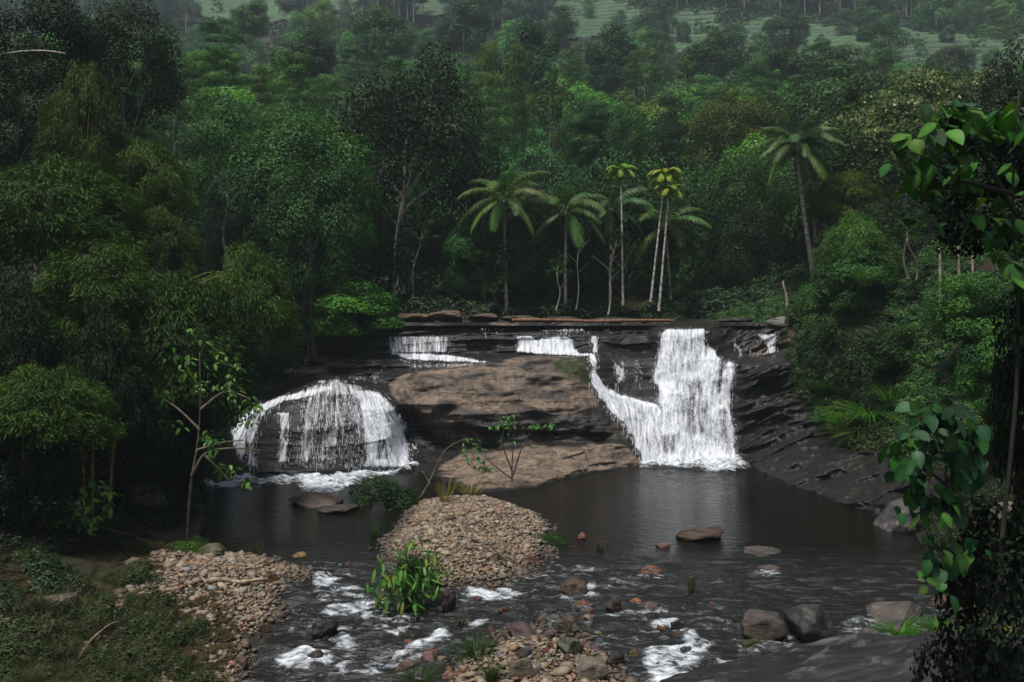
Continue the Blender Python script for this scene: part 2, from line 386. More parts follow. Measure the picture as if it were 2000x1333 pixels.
DRYPOLY = [(BOULDER, .60), (SLAB, .80), ([(470,735),(600,690),(720,690),(730,650),(600,655),(520,700)], .3),
           ([(520,735),(720,725),(700,700),(560,705)], .55), ([(1505,610),(1570,625),(1575,700),(1545,690),(1500,645)], .55),
           ([(1480,640),(1560,640),(1560,700),(1450,705)], .35), ([(640,655),(770,648),(770,632),(640,640)], .6),
           ([(760,628),(1250,630),(1250,641),(760,646)], .3)]
P0 = _to_world(_D)
# layered relief: bedding runs near level on the left, dips to the lower left on the right-hand bank
sx, sy, sz = P0[..., 0], P0[..., 1], P0[..., 2] - .05 * P0[..., 0] - .40 * np.maximum(0, P0[..., 0] - 11)
lay = fbm(sx * .25, sy * .3, sz * 2.4, 21, 5)
lay2 = fbm(sx * .9, sy * .9, sz * 6, 25, 4)
lump = fbm(sx * .45, sy * .45, sz * .6, 31, 4)
amp = 1 - .68 * soft(BOULDER, 10) - .3 * soft(SLAB, 8)
worn = np.maximum(soft([(420,760),(650,735),(760,760),(810,830),(830,925),(400,945)], 10), soft([(1270,640),(1400,640),(1445,700),(1440,915),(1240,915),(1150,760),(1150,690),(1280,700)], 10))
amp = amp * (1 - .78 * worn)
right = sm(1450, 1500, _GX)
ridge = 1 - np.abs(lay) * 2
D1 = _D - .7 * soft(BOULDER, 34) + .3 * soft(BOULDER, 8) + amp * (.55 * lay + .16 * lay2 + .15 * ridge) + (.35 + .45 * soft(BOULDER, 14)) * lump + right * .22 * fbm(sx * 1.8, sy * 1.2, sz * 5, 43, 4) + right * .55 * (np.abs(fbm(sx * .7, sy * .4, sz * 2.2, 41, 4)) * 2 - .4)
step = np.floor(sz * 1.7 + .6 * lump) ; fr = sz * 1.7 + .6 * lump - step
D1 += amp * .22 * (sm(.0, .25, fr) - .5) * (vn(step, sx * .3, 0, 9) * .6 + .6)
CL = _to_world(D1)
dry = np.zeros_like(D1)
for poly, v in DRYPOLY: dry = np.maximum(dry, v * soft(poly, 10))
dry *= 1 - .35 * soft([(880,832),(960,815),(1222,790),(1232,870),(1150,872),(900,888)], 12)
# thin wet band just over the pool
dry *= sm(-.02, .14, CL[..., 2])
moss = np.maximum.reduce([.75 * soft([(1085,690),(1155,695),(1175,760),(1120,750),(1070,715)], 12), .38 * soft([(900,800),(1220,815),(1225,865),(950,875)], 14),
                          .5 * soft([(1500,640),(1846,600),(1846,760),(1650,800),(1560,700)], 10)])
def build_cliff():
    nv, nu = D1.shape
    cx = (_GX[:-1, :-1] + CS / 2).ravel(); cy = (_GY[:-1, :-1] + CS * .4).ravel()
    inb = inpoly(cx, cy, BOULDER); ins = inpoly(cx, cy, SLAB) & ~inb
    RS = [(1435,905),(1470,880),(1570,855),(1650,850),(1846,840),(1846,1010),(1740,1010),(1560,965),(1480,935)]
    inr = inpoly(cx, cy, RS)
    V = CL.reshape(-1, 3); q = grid_faces(nu, nv)
    at = (dry.ravel(), moss.ravel(), (1 - .85 * soft(BOULDER, 12) - .4 * soft(SLAB, 10)).ravel())
    def piece(mask, name, **k):
        v, f, a, b_, c_ = compact(V, q[mask], *at)
        return mesh(name, v, f, M_CLIFF, {"dry": a, "moss": b_, "bedded": c_})
    obj("rock_cliff", piece(~(inb | ins | inr), "rock_cliff"), kind="structure")
    for mask, nm, lab, cat in ((inb, "boulder", "huge smooth brown boulder between the two waterfalls, streaked dark and mossy at its top", "boulder"),
                               (ins, "rock_ledge", "low tan layered rock ledge under the huge brown boulder, sloping into the pool", "rock ledge"),
                               (inr, "rock_slope", "dark layered bedrock slope dipping into the pool beside the tall waterfall", "rock slope")):
        me = piece(mask, nm); o = obj(nm, me); o["label"] = lab; o["category"] = cat
build_cliff()
def cliffpt(x, y, off=0.0):
    i = (np.asarray(x, float) - CX0) / CS; j = (np.asarray(y, float) - CY0) / (CS * .8)
    i = np.clip(i, 0, D1.shape[1] - 1.001); j = np.clip(j, 0, D1.shape[0] - 1.001)
    i0 = i.astype(int); j0 = j.astype(int); a = i - i0; b = j - j0
    d = (D1[j0, i0] * (1 - a) + D1[j0, i0 + 1] * a) * (1 - b) + (D1[j0 + 1, i0] * (1 - a) + D1[j0 + 1, i0 + 1] * a) * b
    d = d - off
    return np.stack([(np.asarray(x) - 1000) / F * d, d, CH - (np.asarray(y) - HY) / F * d], -1)

# ------------------------------------------------------------------ falling water
def fall_material():
    m, nt, b, out = nodes("white_water"); g = N(nt)
    uv = g.n("UVMap").outputs[0]
    s1 = g.noise(g.mapping(uv, (1, .16, 1)), 1.0, 5, .68, .35)
    s2 = g.noise(g.mapping(uv, (2.4, .9, 1)), 1.0, 4, .7, .5)
    s3 = g.noise(g.mapping(uv, (.62, .07, 1)), 1.0, 3, .55, .2)
    s = g.math('ADD', g.math('ADD', g.math('MULTIPLY', s1, .38), g.math('MULTIPLY', s2, .24)), g.math('MULTIPLY', s3, .38))
    thr = g.math('SUBTRACT', .82, g.math('MULTIPLY', g.attr("dens"), .53))
    a = g.n("MapRange", interpolation_type='SMOOTHSTEP'); g.l(s, a.inputs[0])
    g.l(thr, a.inputs[1]); g.l(g.math('ADD', thr, .27), a.inputs[2])
    al = g.math('MULTIPLY', a.outputs[0], g.ramp(g.attr("dens"), .02, .2), clamp=True)
    g.l(g.mix(g.ramp(g.math('ADD', g.math('MULTIPLY', s1, .6), g.math('MULTIPLY', s2, .4)), .36, .56), (.44, .49, .53), (.84, .86, .89)), b.inputs["Base Color"])
    b.inputs["Roughness"].default_value = .6; b.inputs["Specular IOR Level"].default_value = .2
    g.l(g.math('MULTIPLY', al, .97), b.inputs["Alpha"])
    g.l(g.bump(g.math('ADD', s1, g.math('MULTIPLY', s2, .3)), .3, .1), b.inputs["Normal"])
    b.inputs["Subsurface Weight"].default_value = 0
    return m
M_FALL = fall_material()
def _spray(X, Y, dens, ufun, n, seed):
    r = np.random.default_rng(seed); w = _blur(_blur(dens, 3, 0), 3, 1); w = w * (1.1 - dens) * (w > .12) + .05 * (dens > .3)
    w = (w / w.sum()).ravel(); k = r.choice(w.size, n, p=w); x = X.ravel()[k] + r.uniform(-1, 1, n); y = Y.ravel()[k] + r.uniform(-1, 1, n)
    ll = r.exponential(4, n) + 1
    P = cliffpt(x, y, r.uniform(.12, .38, n)); Q = cliffpt(x + (ufun(x, y) * 0), np.minimum(y + ll, CY1 - 4), r.uniform(.10, .30, n))
    ok = (P[:, 2] > .05) & (np.abs(Q[:, 1] - P[:, 1]) < .5); P, Q = P[ok], Q[ok]; h = r.uniform(.003, .009, len(P))[:, None] * [1., 0, 0]
    V = np.stack([P, (P + Q) / 2 + h, Q, (P + Q) / 2 - h], 1).reshape(-1, 3); i = np.arange(len(P))[:, None] * 4
    return V, np.concatenate([i + [0, 1, 2], i + [0, 2, 3]])
M_SPRAY = simple("spray_drops", (.60, .62, .65), .5)
def fall(name, label, polys, ufun, layers=((.10, 0), (.24, 3.7)), step=2.0, group="white water of the falls", fu=.30, cuts=None):
    """polys: list of (polygon, density, softness)"""
    allp = [p for q in polys for p in q[0]]
    x0, x1 = min(p[0] for p in allp) - 12, max(p[0] for p in allp) + 12
    y0, y1 = min(p[1] for p in allp) - 10, max(p[1] for p in allp) + 10
    X, Y = np.meshgrid(np.arange(x0, x1, step), np.arange(y0, y1, step))
    dens = np.zeros(X.shape)
    wob = 10 * fbm(X / 26, Y / 70, 0, 77, 3) + 9 * fbm(X / 5, Y / 34, 0, 78, 2)
    for poly, dv, r in polys:
        m = inpoly(X + wob, Y, poly).astype(float); k = max(1, int((r / step) ** 2 / 2))
        dens = np.maximum(dens, dv * _blur(_blur(m, k, 0), k * 2, 1))
    for poly, dv, r in (cuts or []):
        m = inpoly(X + wob, Y, poly).astype(float); k = max(1, int((r / step) ** 2 / 2)); m = _blur(_blur(m, k, 0), k, 1)
        dens = np.minimum(dens, 1 - m * (1 - dv))
    th = thing(name, label, "waterfall", cliffpt((x0 + x1) / 2, y1 - 12), group)
    base = np.array(th.location)
    n = X.shape
    for li, (off, sd) in enumerate(layers):
        U = ufun(X, Y)
        P = cliffpt(X, Y, 0)
        # smooth the path of the water so that it bridges small ledges
        Dp = P[..., 1]; Ds = _blur(_blur(Dp, 60, 0), 12, 1); Dp = np.minimum(Ds - .06, Dp - .02)
        Dp = Dp - off * (.5 + .8 * dens) - .18 * np.maximum(0, fbm(U * fu * 1.3, Y * .03, sd, 50 + li, 3)) - .05 * fbm(U * fu * 3, Y * .12, sd, 51, 2)
        W = np.stack([(X - 1000) / F * Dp, Dp, CH - (Y - HY) / F * Dp], -1)
        k = dens > .03
        fk = (k[:-1, :-1] | k[1:, 1:] | k[1:, :-1] | k[:-1, 1:]).ravel()
        zc = W[..., 2]; fk &= (zc[:-1, :-1].ravel() > -.12)
        uv = np.stack([U * fu + sd * 10, -Y * .22 + sd], -1).reshape(-1, 2)
        v, f, d_, uv_ = compact(W.reshape(-1, 3), grid_faces(n[1], n[0])[fk], (dens * (1 if li == 0 else .86)).ravel(), uv)
        obj("water_sheet", mesh(name, v - base, f, M_FALL, {"dens": d_}, uv_), th)
    V, Fq = _spray(X, Y, dens, ufun, int(X.size * dens.mean() * .45), len(name) + int(x0)); V, Fq = compact(V, Fq)
    obj("spray", mesh("spray", V - base, Fq, M_SPRAY, smooth=False), th, kind="stuff")
    return th
def fan(cx, y0, h, w0, w1):
    return lambda X, Y: (X - cx) / (w0 + w1 * np.sqrt(np.clip((Y - y0) / h, 0.001, 1.3))) * (w0 + w1)
straight = lambda X, Y: X
def slant(k, y0): return lambda X, Y: X - k * (Y - y0)
fall("waterfall", "wide dome shaped waterfall spreading over dark rock on the left", [
    ([(612,750),(650,742),(712,752),(700,775),(600,778),(560,772),(520,800),(505,800),(520,785),(565,766)], .78, 5),
    ([(600,760),(700,756),(716,800),(722,912),(700,914),(655,905),(585,905),(582,800)], .70, 8),
    ([(588,775),(612,770),(606,905),(592,908)], .78, 4), ([(650,775),(672,775),(664,900),(648,900)], .75, 5),
    ([(690,757),(742,766),(775,800),(794,838),(800,880),(802,914),(706,916),(704,850),(700,800)], .93, 7),
    ([(800,862),(812,868),(816,888),(808,880)], .8, 3),
    ([(542,806),(560,804),(560,850),(556,905),(541,905)], .85, 3),
    ([(497,806),(524,798),(510,830),(502,880),(506,915),(480,910),(484,850)], .84, 4),
    ([(440,826),(500,796),(490,845),(470,900),(456,940),(395,940),(408,890),(424,850)], 1.0, 5),
    ([(505,790),(570,766),(650,750),(655,762),(600,775),(560,784),(520,806),(500,806)], .95, 4),
    ([(720,850),(735,860),(714,880),(690,910),(682,905),(700,875)], .75, 4)],
    fan(650, 735, 180, 75, 130), fu=.17,
    cuts=[([(616,812),(638,806),(634,908),(612,908)], .42, 4), ([(672,835),(698,828),(704,908),(668,908)], .45, 5), ([(640,870),(662,868),(660,908),(640,908)], .5, 4), ([(736,860),(752,856),(756,900),(738,900)], .66, 4)])
fall("waterfall", "tall broad white waterfall crashing into the pool beside dark rock wall", [
    ([(1282,650),(1300,640),(1380,642),(1378,668),(1395,690),(1412,702),(1400,740),(1405,800),(1428,800),(1436,910),(1250,912),(1262,870),(1290,800),(1284,760),(1275,740),(1280,700),(1284,680)], .98, 6),
    ([(1418,706),(1442,704),(1440,725),(1430,760),(1434,905),(1400,905),(1396,800),(1402,745),(1412,725)], .93, 5),
    ([(1150,692),(1164,692),(1166,730),(1182,750),(1206,768),(1262,782),(1295,790),(1310,912),(1250,914),(1246,880),(1222,840),(1190,800),(1168,770),(1154,735),(1148,700)], 1.0, 5),
    ([(1205,700),(1213,705),(1218,740),(1200,760),(1196,755),(1208,735)], .8, 3),
    ([(1232,705),(1250,700),(1262,740),(1250,760),(1240,735)], .5, 5)],
    lambda X, Y: X - .55 * np.maximum(0, 1290 - X) * 0 + .0 * Y - np.where(X < 1290, .6 * (Y - 700), 0) * sm(1290, 1180, X), fu=.17,
    cuts=[([(1318,745),(1372,742),(1386,800),(1384,850),(1350,855),(1325,800)], .80, 10), ([(1195,775),(1285,800),(1300,840),(1290,905),(1250,905),(1215,840)], .88, 9), ([(1290,850),(1330,850),(1325,890),(1290,890)], .78, 7),
          ([(1400,800),(1428,800),(1430,890),(1405,890)], .82, 6), ([(1300,660),(1360,660),(1370,730),(1310,730)], .88, 8)])
fall("waterfall", "small stepped cascade of white water on the ledge above the huge boulder", [
    ([(1008,655),(1030,654),(1050,664),(1060,658),(1115,656),(1140,690),(1165,690),(1163,698),(1050,693),(1010,688)], .93, 4),
    ([(1153,655),(1164,656),(1168,692),(1152,690)], .9, 3), ([(1060,640),(1145,636),(1150,648),(1100,650),(1055,648)], .75, 3),
    ([(1168,638),(1200,636),(1198,646),(1166,646)], .6, 3)], straight, fu=.24)
fall("waterfall", "short white curtain waterfall on the upper rock ledge, above the dome shaped fall", [
    ([(762,657),(882,657),(880,690),(758,690)], .78, 3), ([(755,688),(880,692),(950,706),(945,710),(800,704)], .92, 3),
    ([(800,712),(930,708),(925,716),(800,722)], .7, 3)], straight, fu=.26)
fall("waterfall", "small twin waterfall at the crest, right of the tall broad waterfall", [
    ([(1474,652),(1524,650),(1520,690),(1478,699),(1500,680)], .86, 4), ([(1432,668),(1440,668),(1452,700),(1444,700)], .75, 3),
    ([(1455,668),(1462,672),(1478,698),(1466,698)], .75, 3), ([(1432,652),(1437,652),(1437,668),(1432,668)], .5, 3)], straight, fu=.26)
fall("waterfall", "tiny white spill at the crest above the brown boulder", [
    ([(938,640),(958,638),(960,647),(936,648)], .8, 3), ([(966,641),(996,638),(994,648),(964,648)], .75, 3)], straight, fu=.26)
fall("waterfall", "thin white runs of water on flat rock above the dome shaped fall", [
    ([(682,736),(745,733),(748,744),(680,745)], .62, 4), ([(622,742),(650,738),(700,744),(690,750),(610,752)], .75, 4),
    ([(725,714),(760,712),(762,720),(725,722)], .45, 3)], straight, fu=.15)

# ------------------------------------------------------------------ river surfaces
FOAM = [ # photo polygon, strength
 ([(560,932),(640,912),(700,908),(830,908),(800,922),(700,940),(640,962),(590,958)], 1.0, 7),
 ([(385,930),(440,926),(510,936),(490,950),(430,954),(388,948)], 1.0, 6), ([(490,940),(580,926),(590,942),(500,954)], .85, 4), ([(620,935),(740,918),(700,950),(630,966),(590,960)], .9, 6),
 ([(1240,905),(1300,898),(1440,896),(1470,915),(1420,925),(1340,914),(1250,914)], 1.0, 7),
 ([(600,1118),(655,1115),(665,1130),(640,1150),(612,1150)], .85, 7), ([(640,1180),(760,1168),(770,1185),(700,1200),(625,1205)], .8, 6),
 ([(535,1285),(600,1265),(650,1275),(655,1300),(560,1308),(528,1300)], 1.0, 8), ([(650,1215),(672,1215),(690,1250),(700,1285),(660,1290),(650,1260),(665,1240)], .75, 6),
 ([(590,1210),(640,1205),(650,1215),(600,1228)], .45, 6),
 ([(862,1215),(876,1222),(886,1250),(840,1270),(770,1290),(740,1300),(790,1265),(845,1242)], .95, 5), ([(640,1292),(760,1285),(850,1275),(820,1300),(720,1325),(630,1330)], .5, 14),
 ([(905,1150),(990,1148),(1025,1163),(960,1172),(915,1168)], .85, 7), ([(900,1228),(948,1205),(950,1220),(912,1234)], .9, 4), ([(925,1175),(960,1180),(940,1190)], .6, 6),
 ([(1060,1108),(1130,1104),(1180,1118),(1120,1118)], .6, 6), ([(1150,1140),(1160,1138),(1172,1165),(1142,1167)], .9, 4), ([(1180,1135),(1215,1130),(1220,1145),(1190,1145)], .6, 5),
 ([(1212,1190),(1235,1182),(1242,1200),(1215,1202)], .7, 5), ([(1262,1210),(1320,1202),(1340,1222),(1280,1235)], .95, 8),
 ([(1325,1228),(1360,1230),(1395,1260),(1370,1300),(1330,1345),(1260,1345),(1255,1270),(1300,1262),(1335,1262)], .85, 8), ([(1390,1300),(1450,1285),(1470,1283),(1455,1296),(1400,1306)], .85, 4),
 ([(1165,1285),(1180,1245),(1200,1250),(1190,1300)], .4, 9), ([(1020,1125),(1060,1120),(1040,1135),(1010,1140)], .6, 5), ([(560,1180),(640,1165),(640,1172),(570,1195)], .3, 8)]
FOAM += [([(540,1100),(700,1088),(770,1170),(880,1215),(870,1295),(700,1340),(515,1325),(560,1200)], .24, 20), ([(880,1140),(1060,1095),(1260,1105),(1250,1165),(1100,1155),(1000,1195),(890,1205)], .26, 18),
 ([(1150,1170),(1440,1180),(1430,1340),(1180,1340)], .24, 20), ([(600,1150),(700,1140),(720,1170),(620,1180)], .6, 8), ([(700,1190),(820,1200),(790,1250),(690,1230)], .5, 10)]
def build_water():
    ys = np.r_[np.arange(11.5, 24, .07), np.arange(24, 41.5, .14)]
    xs = np.r_[np.arange(-17, -9, .16), np.arange(-9, 9, .08), np.arange(9, 15, .14)]
    X, Y = np.meshgrid(xs, ys); Z = water_z(Y)
    PX = 1000 + X / Y * F; PY = HY + (CH - Z) / Y * F
    foam = np.zeros(X.shape)
    wx = 6 * fbm(X * 2.2, Y * 2.2, 0, 61, 3); wy = 4 * fbm(X * 2.2, Y * 2.2, 5, 62, 3)
    for poly, v, r in FOAM:
        m = inpoly(PX + wx, PY + wy, poly).astype(float)
        foam = np.maximum(foam, v * _blur(_blur(m, 3, 0), 3, 1))
    fast = sm(25, 22, Y)
    fast = np.maximum(fast, sm(6, 0, np.hypot(X - 8, Y - 37)) * .7)
    Z = Z + fast * (.09 * fbm(X * 1.1 + .3 * Y, Y * 1.6, 0, 63, 4) + .03 * fbm(X * 4, Y * 5, 0, 64, 3)) + foam * (.05 + .12 * fbm(X * 3, Y * 3, 0, 66, 4)) + foam * (Y > 33.5) * np.maximum(0, .12 + .30 * fbm(X * 1.6, Y * 1.6, 2, 67, 4))
    V = np.stack([X, Y, Z], -1).reshape(-1, 3)
    m, nt, b, out = nodes("river_water"); g = N(nt)
    P = g.n("NewGeometry").outputs["Position"]
    r1 = g.noise(g.mapping(P, (1, 2.4, 1)), 2.2, 5, .6, .4); r2 = g.noise(g.mapping(P, (1, 1.6, 1)), 9, 3, .6, .3)
    fn = g.noise(g.mapping(P, (.75, 1.3, 1), (0, 0, .35)), 3.6, 7, .72, .45)
    ff = g.ramp(g.math('ADD', g.math('MULTIPLY', g.attr("foam"), .62), g.math('MULTIPLY', g.math('SUBTRACT', fn, .5), 2.0)), .22, .85)
    ff = g.math('MULTIPLY', ff, g.ramp(g.attr("foam"), .05, .35))
    # thin streaks of aerated water on the fast run
    stn = g.ramp(g.noise(g.mapping(P, (.6, 2.4, 1)), 1.8, 6, .7, .5), .50, .80)
    ff = g.math('MAXIMUM', ff, g.math('MULTIPLY', g.math('MULTIPLY', stn, g.attr("fast")), .16))
    base = g.mix(g.attr("fast"), (.005, .0048, .003), (.012, .0125, .011))
    g.l(g.mix(ff, base, (.66, .70, .74)), b.inputs["Base Color"])
    g.l(g.math('ADD', g.math('MULTIPLY', ff, .5), g.math('ADD', .05, g.math('MULTIPLY', g.attr("fast"), .12))), b.inputs["Roughness"])
    b.inputs["IOR"].default_value = 1.33; b.inputs["Specular IOR Level"].default_value = .42
    h = g.math('ADD', g.math('MULTIPLY', r1, g.math('ADD', .6, g.attr("fast"))), g.math('MULTIPLY', r2, g.math('ADD', .22, g.math('MULTIPLY', g.attr("fast"), .5))))
    g.l(g.bump(h, .55, .10), b.inputs["Normal"])
    global M_WATER; M_WATER = m
    q = grid_faces(len(xs), len(ys))
    G = ground(X, Y, False)
    wetm = (G < Z + .45); kk = (wetm[:-1, :-1] | wetm[1:, 1:]).ravel()
    v, f, a, c = compact(V, q[kk], foam.ravel(), fast.ravel())
    obj("river_water", mesh("river_water", v, f, m, {"foam": a, "fast": c}), kind="structure")
    xs = np.arange(-17, 18, .35); ys = np.arange(45.8, 52, .3); X, Y = np.meshgrid(xs, ys)
    V = np.stack([X, Y, 6.66 + .03 * fbm(X, Y, 0, 3, 3)], -1).reshape(-1, 3)
    obj("upper_river_water", mesh("upper_river_water", V, grid_faces(len(xs), len(ys)), m, {"foam": np.zeros(len(V)), "fast": np.full(len(V), .3)}), kind="structure")

# ------------------------------------------------------------------ foliage builders
RN = np.random.default_rng(7)
def unit(a): return a / (np.linalg.norm(a, axis=-1, keepdims=True) + 1e-9)
def rdir(n, zmin=-1, rng=None):
    rng = rng or RN
    z = rng.uniform(zmin, 1, n); t = rng.uniform(0, 2 * np.pi, n); r = np.sqrt(1 - z * z)
    return np.stack([r * np.cos(t), r * np.sin(t), z], -1)
def leaf_geo(p, d, n, L, W, v, fold=.12):
    """two-triangle folded leaves: base p, axis d, normal n"""
    d = unit(d); s = unit(np.cross(n, d)); n = unit(np.cross(d, s))
    L = np.broadcast_to(L, len(p))[:, None]; W = np.broadcast_to(W, len(p))[:, None]
    a = p; b = p + d * L * .45 + s * W * .5 + n * W * fold; c = p + d * L - n * L * .12; e = p + d * L * .45 - s * W * .5 + n * W * fold
    V = np.stack([a, b, c, e], 1).reshape(-1, 3)
    k = np.arange(len(p))[:, None] * 4
    Fc = np.concatenate([k + [0, 1, 2], k + [0, 2, 3]])
    return V, Fc, np.repeat(v, 4)
def crown(name, seed, n, nc, cr, style="round", L=.055, W=.032, mat=None, blossoms=False):
    """a crown in the unit box: clumps of leaves spread through an uneven volume"""
    r = np.random.default_rng(seed)
    if style == "round":
        d = rdir(nc, -.75, r); rad = r.uniform(.55, .86, nc) * (.85 + .25 * fbm(d[:, 0] * 2, d[:, 1] * 2, d[:, 2] * 2, seed, 2))
        c = d * rad[:, None] * [1, 1, .82]; sz = r.uniform(.7, 1.3, nc) * cr; fl = .75
    elif style == "layered":
        z = r.uniform(-.9, .9, nc); w = np.interp(z, [-1, -.3, .5, 1], [.35, .8, .65, .12]); t = r.uniform(0, 6.28, nc)
        rr = w * r.uniform(.35, 1.0, nc); c = np.stack([rr * np.cos(t), rr * np.sin(t), z], -1); sz = r.uniform(.7, 1.4, nc) * cr; fl = .42
    elif style == "columnar":
        z = r.uniform(-1, .95, nc); w = np.interp(z, [-1, -.2, .6, 1], [.4, .7, .5, .1]); t = r.uniform(0, 6.28, nc)
        rr = w * r.uniform(.2, 1.0, nc); c = np.stack([rr * np.cos(t), rr * np.sin(t), z], -1); sz = r.uniform(.6, 1.2, nc) * cr; fl = .9
    elif style == "sparse":
        d = rdir(nc, -.6, r); c = d * r.uniform(.3, .95, nc)[:, None] * [1, 1, .9]; sz = r.uniform(.5, 1.2, nc) * cr; fl = .6
    elif style == "bamboo":
        d = rdir(nc, .05, r); c = d * r.uniform(.82, .98, nc)[:, None] * [1, 1, .85] - [0, 0, .1]; sz = r.uniform(.8, 1.2, nc) * cr; fl = .6
    elif style == "bush":
        d = rdir(nc, -.1, r); c = d * r.uniform(.35, .8, nc)[:, None] * [1, 1, 1.1] - [0, 0, .3]; sz = r.uniform(.7, 1.3, nc) * cr; fl = .8
    k = r.choice(nc, n, p=sz ** 2 / (sz ** 2).sum())
    e = rdir(n, -.35, r); q = r.uniform(.6, 1.05, n) ** .7
    p = c[k] + e * (sz[k] * q)[:, None] * [1, 1, fl]
    if style not in ("bush",):
        lo, hi = np.percentile(p, 1.5, 0), np.percentile(p, 98.5, 0); p = (p - (lo + hi) / 2) / ((hi - lo) / 2)
        c = (c - (lo + hi) / 2) / ((hi - lo) / 2); L = L * 1.22; W = W * 1.35
    out = unit(p + [0, 0, .25])
    nr = unit(e * 1.0 + out * .25 + [0, 0, .22] + r.normal(0, .22, (n, 3)))
    ax = unit(np.cross(nr, r.normal(0, 1, (n, 3)))) + out * .45 - [0, 0, .28]
    if style == "bamboo":
        ax = unit(out * [.8, .8, 0] + r.normal(0, .45, (n, 3)) - [0, 0, .6]); nr = unit(out + r.normal(0, .4, (n, 3)))
        p = p - [0, 0, 1] * (r.exponential(.05, n)[:, None])
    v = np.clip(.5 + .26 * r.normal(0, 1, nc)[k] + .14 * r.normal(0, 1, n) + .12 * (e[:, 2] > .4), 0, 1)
    l = L * r.uniform(.7, 1.3, n)
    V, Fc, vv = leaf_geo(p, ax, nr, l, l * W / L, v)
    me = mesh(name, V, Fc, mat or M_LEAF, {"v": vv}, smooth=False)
    if not blossoms: return me
    m = 5200; k = r.choice(nc, m); e = rdir(m, .25, r); ok = c[k][:, 2] > -.05
    k, e = k[ok], e[ok]; p = c[k] + e * (sz[k] * 1.08)[:, None] * [1, 1, fl]
    V, Fc, vv = leaf_geo(p, e + [0, 0, .8], unit(r.normal(0, 1, (len(p), 3))), .055, .035, r.uniform(.3, 1, len(p)))
    return me, mesh(name + "_blossoms", V, Fc, mat or M_LEAF, {"v": vv}, smooth=False)
def limb_trunk(name, seed, lean=.04, limbs=6, r0=.028, start=.45, spread=.28, mat=None):
    """a trunk of unit height with a taper, a slight bend and limbs that reach into the crown"""
    r = np.random.default_rng(seed)
    t = np.linspace(0, 1, 9); w = np.cumsum(r.normal(0, lean / 3, (9, 2)), 0); w -= w[0]
    P = np.c_[w, t]; parts = [tube(P, r0 * (1.25 - t) * (1 + .6 * np.exp(-t * 25)), 7)]
    for k in range(limbs):
        h = start + (1 - start) * (k + .5) / limbs * .85; b = np.array([np.interp(h, t, P[:, i]) for i in range(3)])
        a = k * 2.4 + r.uniform(-.4, .4); L = spread * (1.25 - h) * r.uniform(.8, 1.3) * 1.6
        s = np.linspace(0, 1, 5); q = b + np.c_[np.cos(a) * s * L, np.sin(a) * s * L, s ** .8 * L * .75] + r.normal(0, .008, (5, 3)) * s[:, None]
        parts.append(tube(q, r0 * (1.2 - h) * .55 * (1 - .8 * s), 5))
    V, q = join(parts)
    return mesh(name, V, quadfix(q), mat or M_BARK)
CR = {
 "round": [crown("crown_round", 11 + i, 11000, 46, .27, "round", .07, .042) for i in range(3)],
 "fine": [crown("crown_fine", 21 + i, 20000, 70, .24, "round", .042, .026) for i in range(3)],
 "mass": [crown("crown_massive", 31, 36000, 120, .185, "round", .034, .020)],
 "layered": [crown("crown_layered", 41 + i, 11000, 46, .25, "layered", .055, .028) for i in range(3)],
 "columnar": [crown("crown_columnar", 51 + i, 8500, 60, .25, "columnar", .055, .03) for i in range(2)],
 "sparse": [crown("crown_sparse", 61 + i, 3600, 45, .18, "sparse", .07, .036) for i in range(2)],
 "bamboo": [crown("crown_bamboo", 71 + i, 20000, 90, .24, "bamboo", .10, .014) for i in range(3)],
 "bush": [crown("foliage_bush", 81 + i, 5200, 40, .30, "bush", .075, .042) for i in range(3)],
 "lowbush": [crown("foliage_low", 91 + i, 1100, 16, .34, "bush", .15, .08) for i in range(2)],
}
_fm = crown("crown_flowering", 35, 17000, 130, .19, "round", .04, .024, blossoms=True)
CR["flower"] = [_fm[0]]
TR = [limb_trunk("trunk_limbs", 101 + i) for i in range(4)]
TS = [limb_trunk("trunk_slender", 111 + i, .05, 5, .010, .55, .16) for i in range(3)]
BARKS = [(.22, .20, .17), (.14, .12, .10), (.30, .28, .25), (.10, .085, .07)]
PG = "trees of the forest on the hillside"
_tc = [0]
def tree(x, y, top, R_, half, kind, col, label, bark=None, slender=False, cat="tree", name="tree", group=PG, zb=None, mi=None, girth=1.0, cx=None, cz=None):
    """x, y base; top: height of the crown's top; R_: crown half-width; half: crown half-height"""
    i = _tc[0]; _tc[0] += 1
    zb = float(ground(x, y, False)) - .15 if zb is None else zb
    H = top - zb
    t = thing(name, label, cat, (x, y, zb), group)
    rz = random.uniform(0, 6.28)
    tl = max(H - half * .7, .4 * H)
    bk = bark or random.choice(BARKS)
    tm = (TS if slender else TR)[i % 3]
    g = min(max(.8 * R_ / 4.5, .35), 1.6) * girth
    tr = obj("trunk", tm, t, (0, 0, 0), (0, 0, rz), (10 * g * (1 if slender else .9), 10 * g, tl), bk)
    ms = CR[kind]; m = ms[(i if mi is None else mi) % len(ms)]
    dx = 0 if cx is None else cx - x
    c = obj("crown", m, t, (dx, 0, H - half), (0, 0, rz * 1.7), (R_, R_, half), col)
    if kind == "flower": obj("blossoms", _fm[1], c, color=(.40, .38, .33))
    return t
def jit(c, s=.15):
    k = random.uniform(1 - s, 1 + s); return (c[0] * k * random.uniform(.88, 1.12), c[1] * k, c[2] * k * random.uniform(.85, 1.15))
def tbox(x0, y0, x1, y1, Y, kind, col, label, **k):
    """a tree whose crown fills a box of photo pixels at distance Y"""
    a = px((x0 + x1) / 2, y0, Y); w = (x1 - x0) / 2 / F * Y; h = (y1 - y0) / 2 / F * Y
    bx = k.pop("bx", None); by = k.pop("by", Y)
    X = a[0] if bx is None else (bx - 1000) / F * by
    return tree(X, by, a[2], w, h, kind, col, label, cx=a[0], **k)
